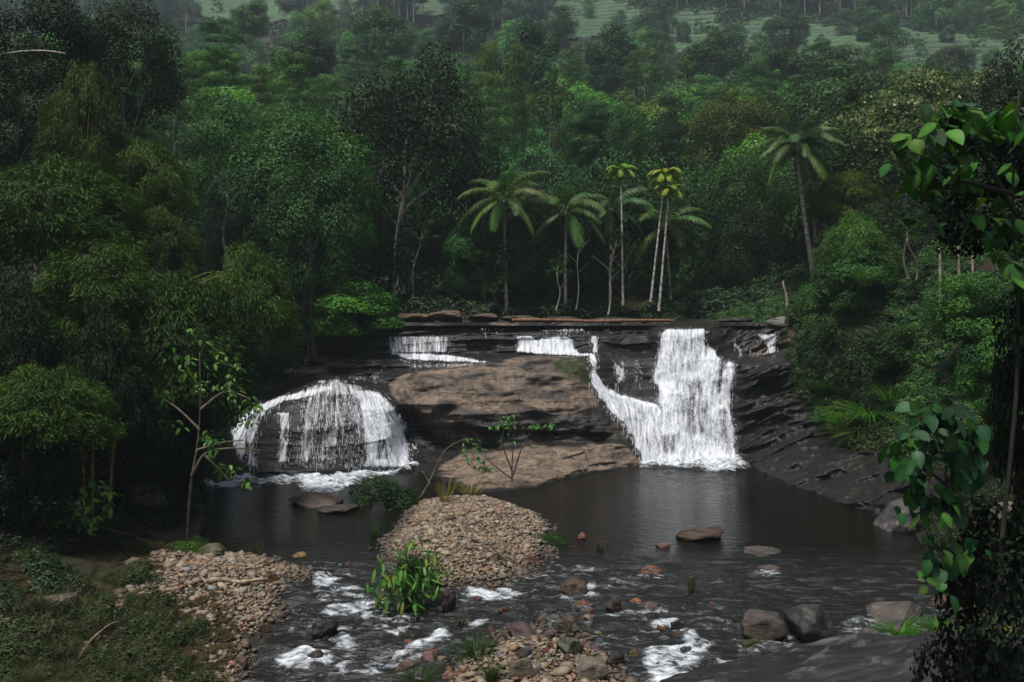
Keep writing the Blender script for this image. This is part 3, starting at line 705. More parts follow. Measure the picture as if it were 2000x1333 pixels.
DK, MD, BR, TL, OL, YG = (.026, .055, .022), (.045, .105, .034), (.065, .16, .036), (.042, .115, .062), (.075, .085, .026), (.10, .16, .035)
MARKS = [(780,300,"the huge dark domed tree"),(598,349,"the leafy bright green tree"),(570,205,"the bright stacked-tuft tree"),(421,168,"the yellowish flat-tufted tree"),
 (340,185,"the thin pale olive tree"),(626,35,"the lone pale tea slope tree"),(955,170,"the yellowish narrow tree"),(1015,200,"the long pale-stemmed tree"),(985,360,"the first palm"),(1105,385,"the second palm"),
 (1213,320,"the left areca palm"),(1300,335,"the right areca palms"),(1306,257,"the dark pale-trunked tree"),(1430,260,"the olive brown tree"),(1460,380,"the lit-topped dark tree"),(1555,280,"the leaning coconut palm"),
 (1795,200,"the blossoming dome tree"),(1392,116,"the dark round tea-edge tree"),(1530,160,"the broad dark terrace tree"),(1296,50,"the tall dark tea-side tree"),(1725,95,"the white-stemmed blue green tree"),(1850,120,"the small brownish terrace tree"),
 (130,170,"the dark corner tree"),(240,130,"the dim dark green tree"),(280,345,"the small bright bamboo dome"),(130,400,"the large left bamboo dome"),(480,570,"the arching bamboo"),(90,780,"the nearest bamboo dome"),
 (1670,490,"the feathery right bank thicket"),(1950,270,"the big-leaved vine"),(1030,140,"the open blue green tree"),(1195,120,"the dark bluish field-side tree"),(750,65,"the teal round tree"),(910,50,"the dark upper slope tree"),(435,80,"the tall white-trunked layered tree")]
SMARKS = [(870,1020,"the pebble island"),(1415,1045,"the flat pool rock"),(1120,1165,"the rounded brown stream boulder"),(1271,1130,"the rust-topped stone"),(1020,1240,"the long mauve slab"),(1015,1320,"the pale rounded boulder"),
 (1145,1310,"the streaked grey boulder"),(1115,1265,"the mossy grey wedge stone"),(1490,1240,"the whitish-mottled left boulder"),(1565,1250,"the lichen-spotted boulder"),(1725,1215,"the long tilted slab"),(636,1240,"the dark wet rapids boulder"),
 (615,1292,"the dark stone in white foam"),(413,1080,"the moss-capped bank stone"),(455,1142,"the pale driftwood log"),(790,1120,"the drooping green bush"),(585,1085,"the orange stone by the left pool"),(1240,1175,"the bright orange stone"),(60,1180,"the pale flat bank stone"),(170,1190,"the slanting brown slab"),(1355,1245,"the brown stone in the right rapids"),(440,1250,"the left gravel bank")]
_used = set()
def uniq(base, u, v, marks=None):
    marks = marks or MARKS
    ds = sorted((math.hypot(u - a, v - b), a, b, n) for a, b, n in marks)[:6]
    def rel(a, b):
        dx, dy = u - a, v - b
        if abs(dx) > 2.2 * abs(dy): return "right of" if dx > 0 else "left of"
        if abs(dy) > 2.2 * abs(dx): return "below" if dy > 0 else "above"
        return ("lower" if dy > 0 else "upper") + (" right of" if dx > 0 else " left of")
    cand = []
    d, a, b, n = ds[0]
    cand.append(f"{base} {'just ' if d < 60 else ''}{rel(a, b)} {n}")
    for d2, a2, b2, n2 in ds[1:5]: cand.append(f"{base} {rel(a2, b2)} {n2}")
    for i in range(0, 3):
        for j in range(i + 1, 6): cand.append(f"{base} between {ds[i][3]} and {ds[j][3]}")
    for cn in cand:
        if cn not in _used and len(cn.replace('-', ' ').split()) <= 16: _used.add(cn); return cn
    return cand[0]
random.seed(5)
NAMED = [
 # x0, y0, x1, y1, Y, kind, colour, label, extras
 (622,128,945,540,58,"mass",(.012,.024,.010),"huge dark domed tree with dense crown above the bare-limbed saplings",dict(girth=1.3)),
 (475,228,722,470,49,"fine",(.042,.100,.030),"leafy bright green tree with rounded crown just left of the huge dark domed tree",{}),
 (520,330,712,560,45,"fine",(.026,.068,.024),"bushy mid green tree hanging over the rocks left of the falls",{}),
 (365,205,520,420,52,"fine",(.036,.094,.032),"bluish green leafy tree with thick crown behind the bamboo on the left bank",{}),
 (398,330,560,520,47,"fine",(.018,.046,.026),"shaded blue green tree above the arching bamboo, trunks showing beneath",{}),
 (515,108,625,300,74,"layered",(.058,.125,.030),"bright layered tree with stacked tufts left of the huge dark domed tree",dict(slender=True)),
 (372,95,470,240,72,"layered",(.060,.140,.026),"yellowish bright layered tree with flat tufts high on the left slope",dict(slender=True)),
 (395,40,475,118,98,"layered",(.040,.105,.034),"tall layered tree with pale trunk under it, high on the left slope",dict(slender=True,bark=(.4,.38,.34))),
 (300,120,380,250,68,"sparse",(.060,.085,.030),"thin pale olive tree with white trunk on the left slope",dict(slender=True,bark=(.45,.42,.38))),
 (600,3,652,66,190,"round",(.10,.16,.035),"small pale yellow green tree standing alone on the tea slope at upper left",dict(slender=True)),
 (452,8,520,62,150,"round",(.07,.13,.05),"pale green ball-crowned tree by the terraces at upper left",dict(slender=True)),
 (560,70,650,150,110,"round",(.030,.05,.026),"dull dark green tree below the lone pale tree",{}),
 (925,88,985,250,80,"columnar",(.07,.11,.035),"tall yellowish narrow tree right of the huge dark domed tree",dict(slender=True,bark=(.4,.38,.32))),
 (985,95,1045,300,77,"columnar",(.052,.095,.036),"tall thin tree with long pale bare trunk rising behind the palms",dict(slender=True,bark=(.5,.47,.42))),
 (1040,150,1130,300,86,"sparse",(.055,.09,.035),"loose feathery green tree behind the middle palms",dict(slender=True)),
 (1095,200,1180,330,74,"fine",(.030,.080,.030),"green bushy tree behind the second palm",{}),
 (1175,210,1265,345,72,"fine",(.034,.085,.036),"rounded green tree above the left areca palm",{}),
 (1268,185,1345,330,76,"columnar",(.018,.030,.018),"dark narrow tree with pale upright trunk above the areca palms",dict(slender=True,bark=(.42,.4,.36))),
 (1345,190,1515,330,78,"fine",(.062,.066,.016),"olive brown wide crowned tree behind the tall leaning coconut palm",{}),
 (1388,302,1535,470,58,"fine",(.030,.066,.024),"dark green tree with lit top left of the leaning coconut palm",{}),
 (1400,400,1520,560,56,"fine",(.014,.028,.014),"very dark shaded tree under the lit green tree, left of the leaning palm",{}),  # shade beneath the lit crown is put into this darker colour
 (1332,72,1452,160,150,"round",(.018,.046,.016),"dark round crowned tree at the lower edge of the tea terraces",{}),
 (1455,108,1610,210,125,"round",(.024,.056,.022),"broad dark green tree below the tea terraces, right of the round one",{}),
 (1240,60,1300,150,165,"columnar",(.034,.062,.040),"slim grey green tree standing in the tea rows",dict(slender=True)),
 (1270,0,1322,100,215,"columnar",(.028,.048,.034),"tall dark narrow tree at the left side of the bright tea field",dict(slender=True)),
 (1375,40,1450,90,205,"sparse",(.045,.07,.04),"sparse pale tree growing among the tea rows",dict(slender=True,bark=(.45,.43,.4))),
 (1495,25,1575,95,200,"round",(.036,.058,.036),"grey green round tree between two parts of the tea field",{}),
 (1570,95,1680,190,120,"round",(.030,.050,.026),"brownish green rounded tree beneath the middle tea rows",{}),
 (1680,40,1770,150,150,"columnar",(.04,.075,.05),"pale blue green tree with white stem amid the right tea rows",dict(slender=True,bark=(.55,.53,.5))),
 (1812,92,1892,152,165,"round",(.040,.052,.030),"small dull brownish round tree on the right tea terraces",{}),
 (1640,152,1955,420,52,"flower",(.034,.052,.014),"great domed tree with cream blossoms along its top on the right bank",dict(girth=1.2,group=None)),
 (1600,165,1720,330,62,"round",(.022,.040,.020),"dark tree behind the great blossoming dome tree",{}),
 (1560,250,1700,420,54,"fine",(.022,.048,.016),"shaded leafy tree just right of the leaning coconut palm",{}),
 (1880,120,2060,420,40,"fine",(.010,.018,.010),"near black leafy tree at the right edge behind the big-leaved vine",{}),
 (1600,420,1740,560,43,"bamboo",(.055,.110,.030),"feathery light green fern-like thicket on the right bank under the leaning palm",dict(group=None,name="bamboo_clump",cat="bamboo")),
 (1595,340,1720,420,50,"bamboo",(.080,.100,.018),"yellow green arching spray of foliage crossing the leaning palm trunk",dict(group=None,name="bamboo_clump",cat="bamboo")),
 (1700,380,1860,540,44,"fine",(.014,.026,.012),"dark tangled tree on the right bank above the stakes",{}),
 (980,50,1080,190,115,"round",(.028,.062,.040),"blue green tree with open crown high above the palms",{}),
 (1150,60,1240,180,130,"round",(.022,.050,.026),"dark bluish tree below the left tea field",{}),
 (1060,10,1130,90,180,"columnar",(.022,.044,.028),"dark upright tree beside the left tea field",dict(slender=True)),
 (700,20,800,110,140,"round",(.036,.080,.046),"teal green round tree on the upper slope",{}),
 (860,0,960,100,170,"round",(.022,.046,.030),"dark bluish tree on the upper slope left of the tea field",{}),
 (-40,0,180,190,38,"fine",(.012,.022,.010),"near black overhanging tree in the upper left corner",dict(girth=.8)),  # left-edge trees: the shade on them is put into their leaf colour
 (150,10,330,230,41,"fine",(.020,.034,.016),"dim dark green tree left of the thin pale olive tree",{}),
 (-60,120,140,330,34,"fine",(.014,.024,.010),"dim leafy tree with curved bare branch at the left edge",{}),
]
FITTED = []
for x0, y0, x1, y1, Y, kd, c, lab, kw in NAMED:
    kw = dict(kw); kw.setdefault("group", PG)
    tbox(x0, y0, x1, y1, Y, kd, c, lab, **kw); FITTED.append((x0, y0, x1, y1, Y))

# ------------------------------------------------------------------ bamboo on the left bank
def bamboo(x0, y0, x1, y1, Y, col, label, bx, by, culms=7, ccol=(.24, .20, .05), fol=None):
    a = px((x0 + x1) / 2, (y0 + y1) / 2, Y); w = (x1 - x0) / 2 / F * Y; h = (y1 - y0) / 2 / F * Y
    X = (bx - 1000) / F * by; zb = float(ground(X, by, False)) - .1
    t = thing("bamboo_clump", label, "bamboo", (X, by, zb), "bamboo clumps on the left bank")
    c = a - np.array([X, by, zb])
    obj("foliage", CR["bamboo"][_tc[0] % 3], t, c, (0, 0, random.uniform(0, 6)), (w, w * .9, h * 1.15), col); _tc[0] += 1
    for k in range(culms):
        an = k * 2.4; r_ = .35 + .5 * random.random()
        e = c + np.array([math.cos(an) * w * r_, math.sin(an) * w * r_, h * (.85 - .6 * r_)])
        s = np.linspace(0, 1, 14)[:, None]
        b = np.array([math.cos(an) * .35, math.sin(an) * .35, 0])
        mid = b * .5 + e * .5; mid[2] = max(e[2], c[2]) * 1.02 + h * .2; mid[:2] = b[:2] * .7 + e[:2] * .3
        P = (1 - s) ** 2 * b + 2 * s * (1 - s) * mid + s ** 2 * e
        V, q = tube(P, np.linspace(.045, .012, 14), 6)
        obj("culm", mesh("culm", V, quadfix(q), M_BARK), t, color=ccol)
    return t

bamboo(395,500,575,660,30,(.050,.085,.018),"arching yellow green bamboo leaning out toward the rocks left of the falls",235,29,6)
bamboo(220,560,480,760,28,(.032,.058,.014),"broad mid green bamboo mass below the arching one on the left bank",215,28,5)
bamboo(75,492,330,640,27,(.040,.070,.012),"low wide bamboo dome with lit rim at mid height on the left bank",180,27)
bamboo(-60,335,275,500,29,(.038,.070,.012),"large bamboo dome above the low wide one, at the left edge",120,29,9)
bamboo(195,288,365,400,33,(.055,.085,.018),"small bright domed bamboo top under the thin pale olive tree",250,32)
bamboo(248,418,385,520,31,(.040,.062,.014),"round bamboo dome just above the arching bamboo's shoulder",290,31)
bamboo(-30,728,212,850,21,(.045,.078,.014),"nearest low bamboo dome at the left edge beside the water",60,21.5,5)
bamboo(-80,560,120,740,25,(.012,.022,.008),"shadowed dark bamboo at the left edge between two lit domes",20,25,5)  # dark copy of the bamboo, bank shade put into its colour
bamboo(110,640,300,820,24,(.010,.019,.008),"deep shaded bamboo mass in the middle of the left bank",190,24,5)  # colour darkened to stand for the shade beneath the domes
bamboo(90,150,235,330,32,(.050,.075,.018),"tall upright bamboo with orange yellow stems rising on the left",150,32,8,(.42,.24,.05))
# dark thicket filling the left bank down to the water
for k, (x0, y0, x1, y1, Y, c) in enumerate([(280,640,480,840,33,(.012,.024,.010)),(120,800,330,960,26,(.009,.016,.007)),(-60,820,140,1010,21,(.009,.015,.007)),  # these leaf colours hold the shade of the left bank
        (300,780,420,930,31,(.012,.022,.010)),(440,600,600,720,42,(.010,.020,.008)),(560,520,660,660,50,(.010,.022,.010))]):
    lab = ["dark bush behind the sapling by the left edge of the dome fall", "black green bush over the pool's left shore", "dark bush at the left edge above the weedy bank",
           "shaded bush touching the left end of the dome fall", "dark bush on the upper rocks left of the white curtain", "deep green bush below the leafy tree, left of the bright shrub"][k]
    a = px((x0 + x1) / 2, (y0 + y1) / 2, Y); w = (x1 - x0) / 2 / F * Y; h = (y1 - y0) / 2 / F * Y
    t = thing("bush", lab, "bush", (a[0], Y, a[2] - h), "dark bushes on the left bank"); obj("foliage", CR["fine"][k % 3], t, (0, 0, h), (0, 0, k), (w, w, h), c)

# ------------------------------------------------------------------ forest fill
TEA = [[(1080,0),(1240,0),(1245,55),(1120,70),(1060,40)], [(1300,20),(1400,35),(1400,75),(1330,100),(1290,95)], [(1420,42),(1600,52),(1720,68),(2100,82),(2100,140),(1760,150),(1690,120),(1560,130),(1440,100)],
       [(330,0),(600,0),(600,30),(540,40),(480,50),(400,30)], [(650,0),(705,0),(700,25),(655,45)], [(820,0),(880,0),(880,30),(820,30)]]
def tone(c): return "dark green" if c[1] < .055 else ("mid green" if c[1] < .11 else "light green")
SHP = {"round": "round", "fine": "leafy", "layered": "layered", "columnar": "narrow", "sparse": "airy", "mass": "massive"}
def fill():
    rng = random.Random(12); out = []
    Y = 58.5
    while Y < 232:
        sp = 7.4 + (Y - 58) * .035
        X = -Y * .68 + rng.uniform(0, sp)
        while X < Y * .68:
            out.append((X + rng.uniform(-.3, .3) * sp, Y + rng.uniform(-.35, .35) * sp)); X += sp
        Y += sp * 1.0
    C = []
    for x, y in out:
        g = float(ground(x, y, False)); u = 1000 + x / y * F
        H = rng.uniform(9, 14) if y > 75 else rng.uniform(8, 11); R_ = rng.uniform(4.2, 6.6) if y > 75 else rng.uniform(3.4, 4.6)
        if y > 150: R_ *= .9
        top = g + H; vt = HY + (CH - top) / y * F; vb = HY + (CH - g) / y * F; rw = R_ / y * F
        if vb < -15 or vt > 640: continue
        gu, gv = np.meshgrid(np.linspace(u - rw, u + rw, 5), np.linspace(vt, vb - (vb - vt) * .2, 4))
        if max(inpoly(gu, gv, p).mean() for p in TEA) > .22: continue
        if any(x0 - 12 < u < x1 + 12 and abs(y - YY) < 4 for x0, y0, x1, y1, YY in FITTED): continue
        if vt < 60 and y < 150: continue
        if 600 < u < 980 and 55 < y < 67: continue
        C.append((x, y, u, vt, vb, H, R_, top))
    print("fill trees", len(C))
    for x, y, u, vt, vb, H, R_, top in C:
        kind = rng.choice(["round", "round", "fine", "layered", "columnar", "sparse", "round"] if y > 75 else ["fine", "round", "fine"])
        half = {"round": .42, "fine": .43, "layered": .47, "columnar": .45, "sparse": .4}[kind] * H
        if kind == "columnar": R_ *= .62
        if kind == "layered": R_ *= .85
        pal = [DK, DK, MD, MD, TL, OL, BR] if u > 640 else [MD, BR, BR, TL, DK, YG]
        if y < 72: pal = [(.018, .04, .018), (.022, .048, .02), DK]  # forest-edge trees: shade of the dark wood put into the palette
        if y > 150: pal = [TL, MD, (.04, .08, .05), DK]
        c = rng.choice(pal); kk = 1.0 if y < 75 else 1.45; c = tuple(a * rng.uniform(.8, 1.25) * kk for a in c)
        if y < 72 and 700 < u < 1560: half = H * .5
        sl_ = kind in ("layered", "columnar", "sparse")
        lab = uniq(f"{tone(c)} {SHP[kind]} tree", u, (vt + vb) / 2)
        tree(x, y, top, R_, half, kind, c, lab, slender=sl_, bark=rng.choice([(.45, .43, .4), (.3, .28, .25), (.2, .18, .15)]) if sl_ else None)
fill()

# ------------------------------------------------------------------ stuff: undergrowth by geometry nodes
def scatter(name, pts, scl, rotz, src_mesh, color, label=None, tilt=None):
    me = bpy.data.meshes.new(name); me.vertices.add(len(pts)); me.vertices.foreach_set("co", np.asarray(pts, np.float32).ravel())
    a = me.attributes.new("scl", 'FLOAT_VECTOR', 'POINT'); a.data.foreach_set("vector", np.asarray(scl, np.float32).ravel())
    r3 = np.zeros((len(pts), 3)) if tilt is None else np.asarray(tilt, float).copy(); r3[:, 2] = rotz
    a = me.attributes.new("rot", 'FLOAT_VECTOR', 'POINT'); a.data.foreach_set("vector", r3.astype(np.float32).ravel())
    me.update()
    src = bpy.data.objects.new(name + "_piece", src_mesh); src.color = (*color, 1)
    o = obj(name, me, kind="stuff", color=color)
    if label: o["label"] = label
    ng = bpy.data.node_groups.new(name, 'GeometryNodeTree')
    ng.interface.new_socket("Geometry", in_out='INPUT', socket_type='NodeSocketGeometry'); ng.interface.new_socket("Geometry", in_out='OUTPUT', socket_type='NodeSocketGeometry')
    gi = ng.nodes.new("NodeGroupInput"); go = ng.nodes.new("NodeGroupOutput"); ip = ng.nodes.new("GeometryNodeInstanceOnPoints")
    oi = ng.nodes.new("GeometryNodeObjectInfo"); oi.inputs["Object"].default_value = src
    oi.inputs["As Instance"].default_value = True
    def na(nm):
        n = ng.nodes.new("GeometryNodeInputNamedAttribute"); n.data_type = 'FLOAT_VECTOR'; n.inputs["Name"].default_value = nm; return n.outputs[0]
    L = ng.links.new
    L(gi.outputs[0], ip.inputs["Points"]); L(oi.outputs["Geometry"], ip.inputs["Instance"]); L(na("scl"), ip.inputs["Scale"])
    er = ng.nodes.new("FunctionNodeEulerToRotation"); L(na("rot"), er.inputs[0]); L(er.outputs[0], ip.inputs["Rotation"])
    L(ip.outputs[0], go.inputs[0])
    md = o.modifiers.new("scatter", 'NODES'); md.node_group = ng
    return o
def stuff_material(name, cols):
    m, nt, b, out = nodes(name); g = N(nt)
    oi = g.n("ObjectInfo").outputs["Random"]; P = g.n("NewGeometry").outputs["Position"]
    c = g.mix(g.ramp(g.noise(P, .35, 3), .4, .6), cols[0], cols[1]); c = g.mix(oi, c, cols[2])
    v = g.attr("v"); c = g.mix(1, c, g.mix(v, (.5, .55, .6), (1.5, 1.4, 1.0)), 'MULTIPLY')
    g.l(c, b.inputs["Base Color"]); b.inputs["Roughness"].default_value = .55; b.inputs["Specular IOR Level"].default_value = .3
    tr = g.n("BsdfTranslucent"); g.l(c, tr.inputs[0]); mx = g.n("MixShader"); mx.inputs[0].default_value = .25
    g.l(b.outputs[0], mx.inputs[1]); g.l(tr.outputs[0], mx.inputs[2]); g.l(mx.outputs[0], out.inputs[0])
    return m
M_UNDER = stuff_material("undergrowth_leaves", [(.014, .042, .014), (.024, .072, .020), (.020, .046, .012)])
M_BANK = stuff_material("bank_leaves", [(.030, .105, .030), (.055, .17, .036), (.040, .085, .018)])
M_WEED = stuff_material("weed_leaves", [(.022, .042, .012), (.040, .075, .018), (.045, .045, .018)])
def stuff_scatter(name, x, y, s, mat, base, seed, sink=.25, z=None, tilt=0):
    me = base.copy(); me.materials.clear(); me.materials.append(mat)
    z = ground(x, y, False) if z is None else z
    r = np.random.default_rng(seed)
    return scatter(name, np.c_[x, y, z - sink * s], np.c_[s, s, s * r.uniform(.7, 1.1, len(x))], r.uniform(0, 6.28, len(x)), me, (.05, .1, .03), None,
                   r.normal(0, tilt, (len(x), 3)) if tilt else None)
r = np.random.default_rng(3)
n = 12000; y = 52.6 + 290 * r.random(n) ** 1.4; x = r.uniform(-.72, .72, n) * y
u = 1000 + x / y * F; g_ = ground(x, y, False); v_ = HY + (CH - g_) / y * F
tea_m = np.zeros(n, bool)
for p in TEA: tea_m |= inpoly(u, v_, p) | inpoly(u, v_ - 12, p)
k = ~(tea_m & (y > 140)) & (v_ > -60)
stuff_scatter("undergrowth", x[k], y[k], r.uniform(.8, 2.2, k.sum()) * (.55 + y[k] / 130), M_UNDER, CR["lowbush"][0], 4)
# the wood above the terraces reads as one mass of pale stems and grey green crowns
def tea_trees():
    r = random.Random(71); spots = [(1105,70),(1150,40),(1210,62),(1335,88),(1365,70),(1440,95),(1480,112),(1545,118),(1600,100),(1625,128),(1725,135),(1760,100),(1795,118),(1905,110),(1935,140),(1975,120),(1850,88),(1690,88),(380,42),(425,30),(505,44),(560,22),(1560,72),(1650,75)]
    for k, (u, v) in enumerate(spots):
        Yc = np.linspace(190, 300, 221); X = (u - 1000) / F * Yc; g_ = ground(X, Yc, False); vv = HY + (CH - g_) / Yc * F
        j = int(np.argmin(np.abs(vv - v))); H = r.uniform(4.5, 9); kd = r.choice(["round", "columnar", "sparse", "fine"]); c = r.choice([TL, DK, MD, (.05, .075, .04)])
        tree(float(X[j]), float(Yc[j]), float(g_[j]) + H, H * r.uniform(.26, .42), H * .38, kd, c, uniq(f"small {tone(c)} {SHP[kd]} tree among tea rows", u, v - 20), slender=True, bark=(.4, .38, .34))
def slim_trees():
    r = random.Random(99); spots = [(348,268,210,73),(365,180,120,90),(432,180,110,95),(500,215,140,80),(560,290,210,72),(640,215,150,95),(690,140,90,120),(745,130,70,130),(830,125,60,135),(905,230,120,84),(955,290,190,70),(1075,250,140,82),(1120,170,95,115),(1160,290,205,72),
      (1238,170,105,112),(1228,290,190,75),(1260,120,70,135),(1340,170,110,120),(1385,230,175,88),(1480,190,120,100),(1560,210,150,90),(1600,130,80,135),(1720,150,100,125),(265,250,130,70),(300,150,70,95),(1000,210,105,100),(780,200,120,92),(590,160,95,115)]
    for u, vb, vt, Y in spots:
        B = px(u, vb, Y); T = px(u + r.uniform(-4, 4), vt, Y); zb = float(ground(B[0], Y, False)); R_ = r.uniform(1.5, 2.6)
        c = r.choice([(.06, .11, .04), (.05, .10, .045), (.08, .13, .045), (.04, .09, .04)])
        t = tree(float(B[0]), Y, float(T[2]), R_, R_ * r.uniform(1.1, 1.7), r.choice(["sparse", "columnar", "layered"]), c, uniq("pale stemmed slender tree", u, (vb + vt) / 2), bark=(.58, .54, .47), slender=True, girth=1.5)
slim_trees()
tea_trees()
def far_wood():
    r = np.random.default_rng(8); n = 900
    y = 240 + 120 * r.random(n) ** .8; x = r.uniform(-.72, .72, n) * y; g_ = ground(x, y, False)
    u = 1000 + x / y * F; v_ = HY + (CH - g_) / y * F; ok = np.ones(n, bool)
    for p in TEA: ok &= ~(inpoly(u, v_, p) | inpoly(u - 14, v_ - 3, p) | inpoly(u + 14, v_ - 3, p) | inpoly(u, v_ - 35, p))
    x, y, g_ = x[ok], y[ok], g_[ok]; n = len(x)
    for j in range(2):
        V1, F1 = [], 0
        k = slice(j, None, 2)
        me = CR["columnar"][j].copy() if j == 0 else CR["round"][1].copy()
        nv = len(me.vertices); co = np.empty(nv * 3, np.float32); me.vertices.foreach_get("co", co); co = co.reshape(-1, 3) * [3.0 + j, 3.0 + j, 5.2 - j] + [0, 0, 12.5]
        vv = np.empty(nv, np.float32); me.attributes["v"].data.foreach_get("value", vv)
        fi = np.empty(len(me.loops), np.int32); me.loops.foreach_get("vertex_index", fi)
        tv, tq = tube([(0, 0, -1), (.15, 0, 5), (0, .1, 10), (.1, 0, 15)], [.28, .22, .17, .08], 6)
        tq = tq[tq[:, 2] != tq[:, 3]]
        m2 = mesh("far_tree", np.r_[co, tv], [fi.reshape(-1, 3), tq + nv], M_FARLEAF, {"v": np.r_[vv, np.full(len(tv), 2.0)]}, smooth=False)
        scatter("far_woodland", np.c_[x, y, g_][k], np.repeat(r.uniform(.75, 1.2, n)[:, None], 3, 1)[k], r.uniform(0, 6, n)[k], m2, (.1, .1, .1), "wood of pale stemmed trees above the tea terraces")
def _farleaf():
    m, nt, b, out = nodes("far_wood_leaf"); g = N(nt); v = g.attr("v")
    c = g.mix(g.n("ObjectInfo").outputs["Random"], (.026, .058, .032), (.050, .085, .050)); c = g.mix(1, c, g.mix(v, (.5, .5, .5), (1.5, 1.5, 1.5)), 'MULTIPLY')
    g.l(g.mix(g.ramp(v, 1.2, 1.8), c, (.42, .40, .36)), b.inputs["Base Color"]); b.inputs["Roughness"].default_value = .7; return m
M_FARLEAF = _farleaf(); far_wood()
# the near banks
pts = []
def bank(n, x0, x1, y0, y1, f, s0, s1, seed):
    r = np.random.default_rng(seed); x = r.uniform(x0, x1, n); y = r.uniform(y0, y1, n); k = f(x, y, ground(x, y, False))
    x, y = x[k], y[k]; return x, y, r.uniform(s0, s1, len(x))
x, y, s = bank(7000, 12, 34, 18, 56, lambda x, y, z: (z > np.interp(y, [18, 24, 30, 36, 40], [2.2, 2.8, 3.2, 3.0, 6.2])) & ~((y > 36.5) & (y < 47) & (x / y < .372)) & (x > 13.5), .35, .95, 5)
stuff_scatter("bank_undergrowth", x, y, s, M_BANK, CR["lowbush"][1], 6, tilt=.2)
rr = np.random.default_rng(29); n = 900
uu = rr.uniform(-20, 385, n); vv = rr.uniform(905, 1085, n); k = vv < np.interp(uu, [0, 200, 385], [1110, 1075, 1010])
pp = np.array([hit(a_, b_) for a_, b_ in zip(uu[k], vv[k])]); k = pp[:, 2] > .12; pp = pp[k]
stuff_scatter("shore_undergrowth", pp[:, 0], pp[:, 1], rr.uniform(.15, .5, len(pp)), stuff_material("shore_leaves", [(.008, .016, .007), (.014, .030, .010), (.022, .020, .010)]), CR["lowbush"][0], 30, sink=0, z=pp[:, 2], tilt=.3)
rr = np.random.default_rng(49); n = 1300
uu = rr.uniform(1700, 2060, n); vv = rr.uniform(880, 1260, n); k = inpoly(uu, vv, [(1790,890),(2060,860),(2060,1260),(1850,1240),(1830,1150),(1800,1060),(1740,1010)])
pp = np.array([hit(a_, b_) for a_, b_ in zip(uu[k], vv[k])]); pp = pp[pp[:, 2] > .15]
stuff_scatter("right_shore_undergrowth", pp[:, 0], pp[:, 1], rr.uniform(.15, .55, len(pp)), stuff_material("right_shore_leaves", [(.010, .022, .009), (.018, .045, .013), (.030, .032, .012)]), CR["lowbush"][0], 50, sink=0, z=pp[:, 2], tilt=.3)
# tops of the left-hand ledges
rr = np.random.default_rng(19); n = 900
uu = rr.uniform(384, 780, n); vv = rr.uniform(630, 800, n)
k = inpoly(uu, vv, [(384,630),(760,628),(770,636),(640,650),(560,668),(500,700),(470,740),(430,800),(384,880)])
P = cliffpt(uu[k], vv[k], .05); s = rr.uniform(.35, .8, k.sum())
stuff_scatter("ledge_undergrowth", P[:, 0], P[:, 1], s, M_UNDER, CR["lowbush"][0], 20, z=P[:, 2], sink=0)
x, y, s = bank(5600, -34, -8, 12, 54, lambda x, y, z: (z > np.interp(x, [-13, -8], [1.3, .75])) & ~((x > -12.5) & (y > 35) & (z < 6.8)), .3, .8, 7)
k = np.random.default_rng(1).random(len(x)) < np.where(y < 24, .55, 1)
stuff_scatter("left_bank_undergrowth", x[k], y[k], s[k], M_UNDER, CR["lowbush"][0], 8, tilt=.2)
# shrubs draping the right bank over the rock wall
rr = np.random.default_rng(9); n = 1500
uu = rr.uniform(1530, 1850, n); vv = rr.uniform(600, 900, n)
k = inpoly(uu, vv, [(1532,600),(1850,585),(1850,895),(1760,880),(1660,855),(1610,815),(1575,760),(1556,700),(1575,650)])
P = cliffpt(uu[k], vv[k], .1); s = rr.uniform(.35, .85, k.sum())
stuff_scatter("draping_undergrowth", P[:, 0], P[:, 1], s, stuff_material("draping_leaves", [(.022, .060, .018), (.040, .105, .024), (.04, .060, .014)]), CR["lowbush"][1], 10, z=P[:, 2], sink=0)

# ------------------------------------------------------------------ tea terraces
def tea():
    xs = np.arange(-190, 215, .66); ys = np.arange(150, 330, .45)
    X, Y = np.meshgrid(xs, ys); G = ground(X, Y, False); Z = G.copy()
    lv = (G + 2.2 * fbm(X / 30, Y / 30, 0, 91, 3)) / 2.5; fr = lv - np.floor(lv)
    hedge = sm(.30, .40, fr) * (1 - sm(.92, 1.0, fr)) * (.85 + .35 * fbm(X / .9, Y / .9, 0, 92, 3))
    Z = np.where(fr > 0, Z, Z) + .25 + 1.05 * hedge + .12 * fbm(X / .5, Y / .5, 0, 93, 2)
    U = 1000 + X / Y * F; Vp = HY + (CH - G) / Y * F
    m = np.zeros(X.shape, bool)
    for p in TEA:
        c = np.array(p, float); c0 = c.mean(0); e = c0 + (c - c0) * 1.35
        m |= inpoly(U, Vp, [tuple(q) for q in e])
    k = (m[:-1, :-1] & m[1:, 1:]).ravel()
    v, f, h = compact(np.stack([X, Y, Z], -1).reshape(-1, 3), grid_faces(len(xs), len(ys))[k], hedge.ravel())
    mt, nt, b, out = nodes("tea_bushes"); g = N(nt)
    P = g.n("NewGeometry").outputs["Position"]
    c = g.mix(g.ramp(g.noise(P, .05, 3), .42, .6), (.040, .105, .030), (.024, .066, .026))
    c = g.mix(g.ramp(g.noise(P, 2.5, 4), .3, .8), c, (.05, .12, .036))
    g.l(g.mix(g.ramp(g.attr("hedge"), .2, .7), (.012, .014, .008), c), b.inputs["Base Color"]); b.inputs["Roughness"].default_value = .8
    g.l(g.bump(g.noise(P, 4, 3), 1, .3), b.inputs["Normal"])
    o = obj("tea_bushes", mesh("tea_bushes", v, f, mt, {"hedge": h}), kind="stuff"); o["label"] = "clipped tea bushes in contour rows on the hill terraces"
tea()
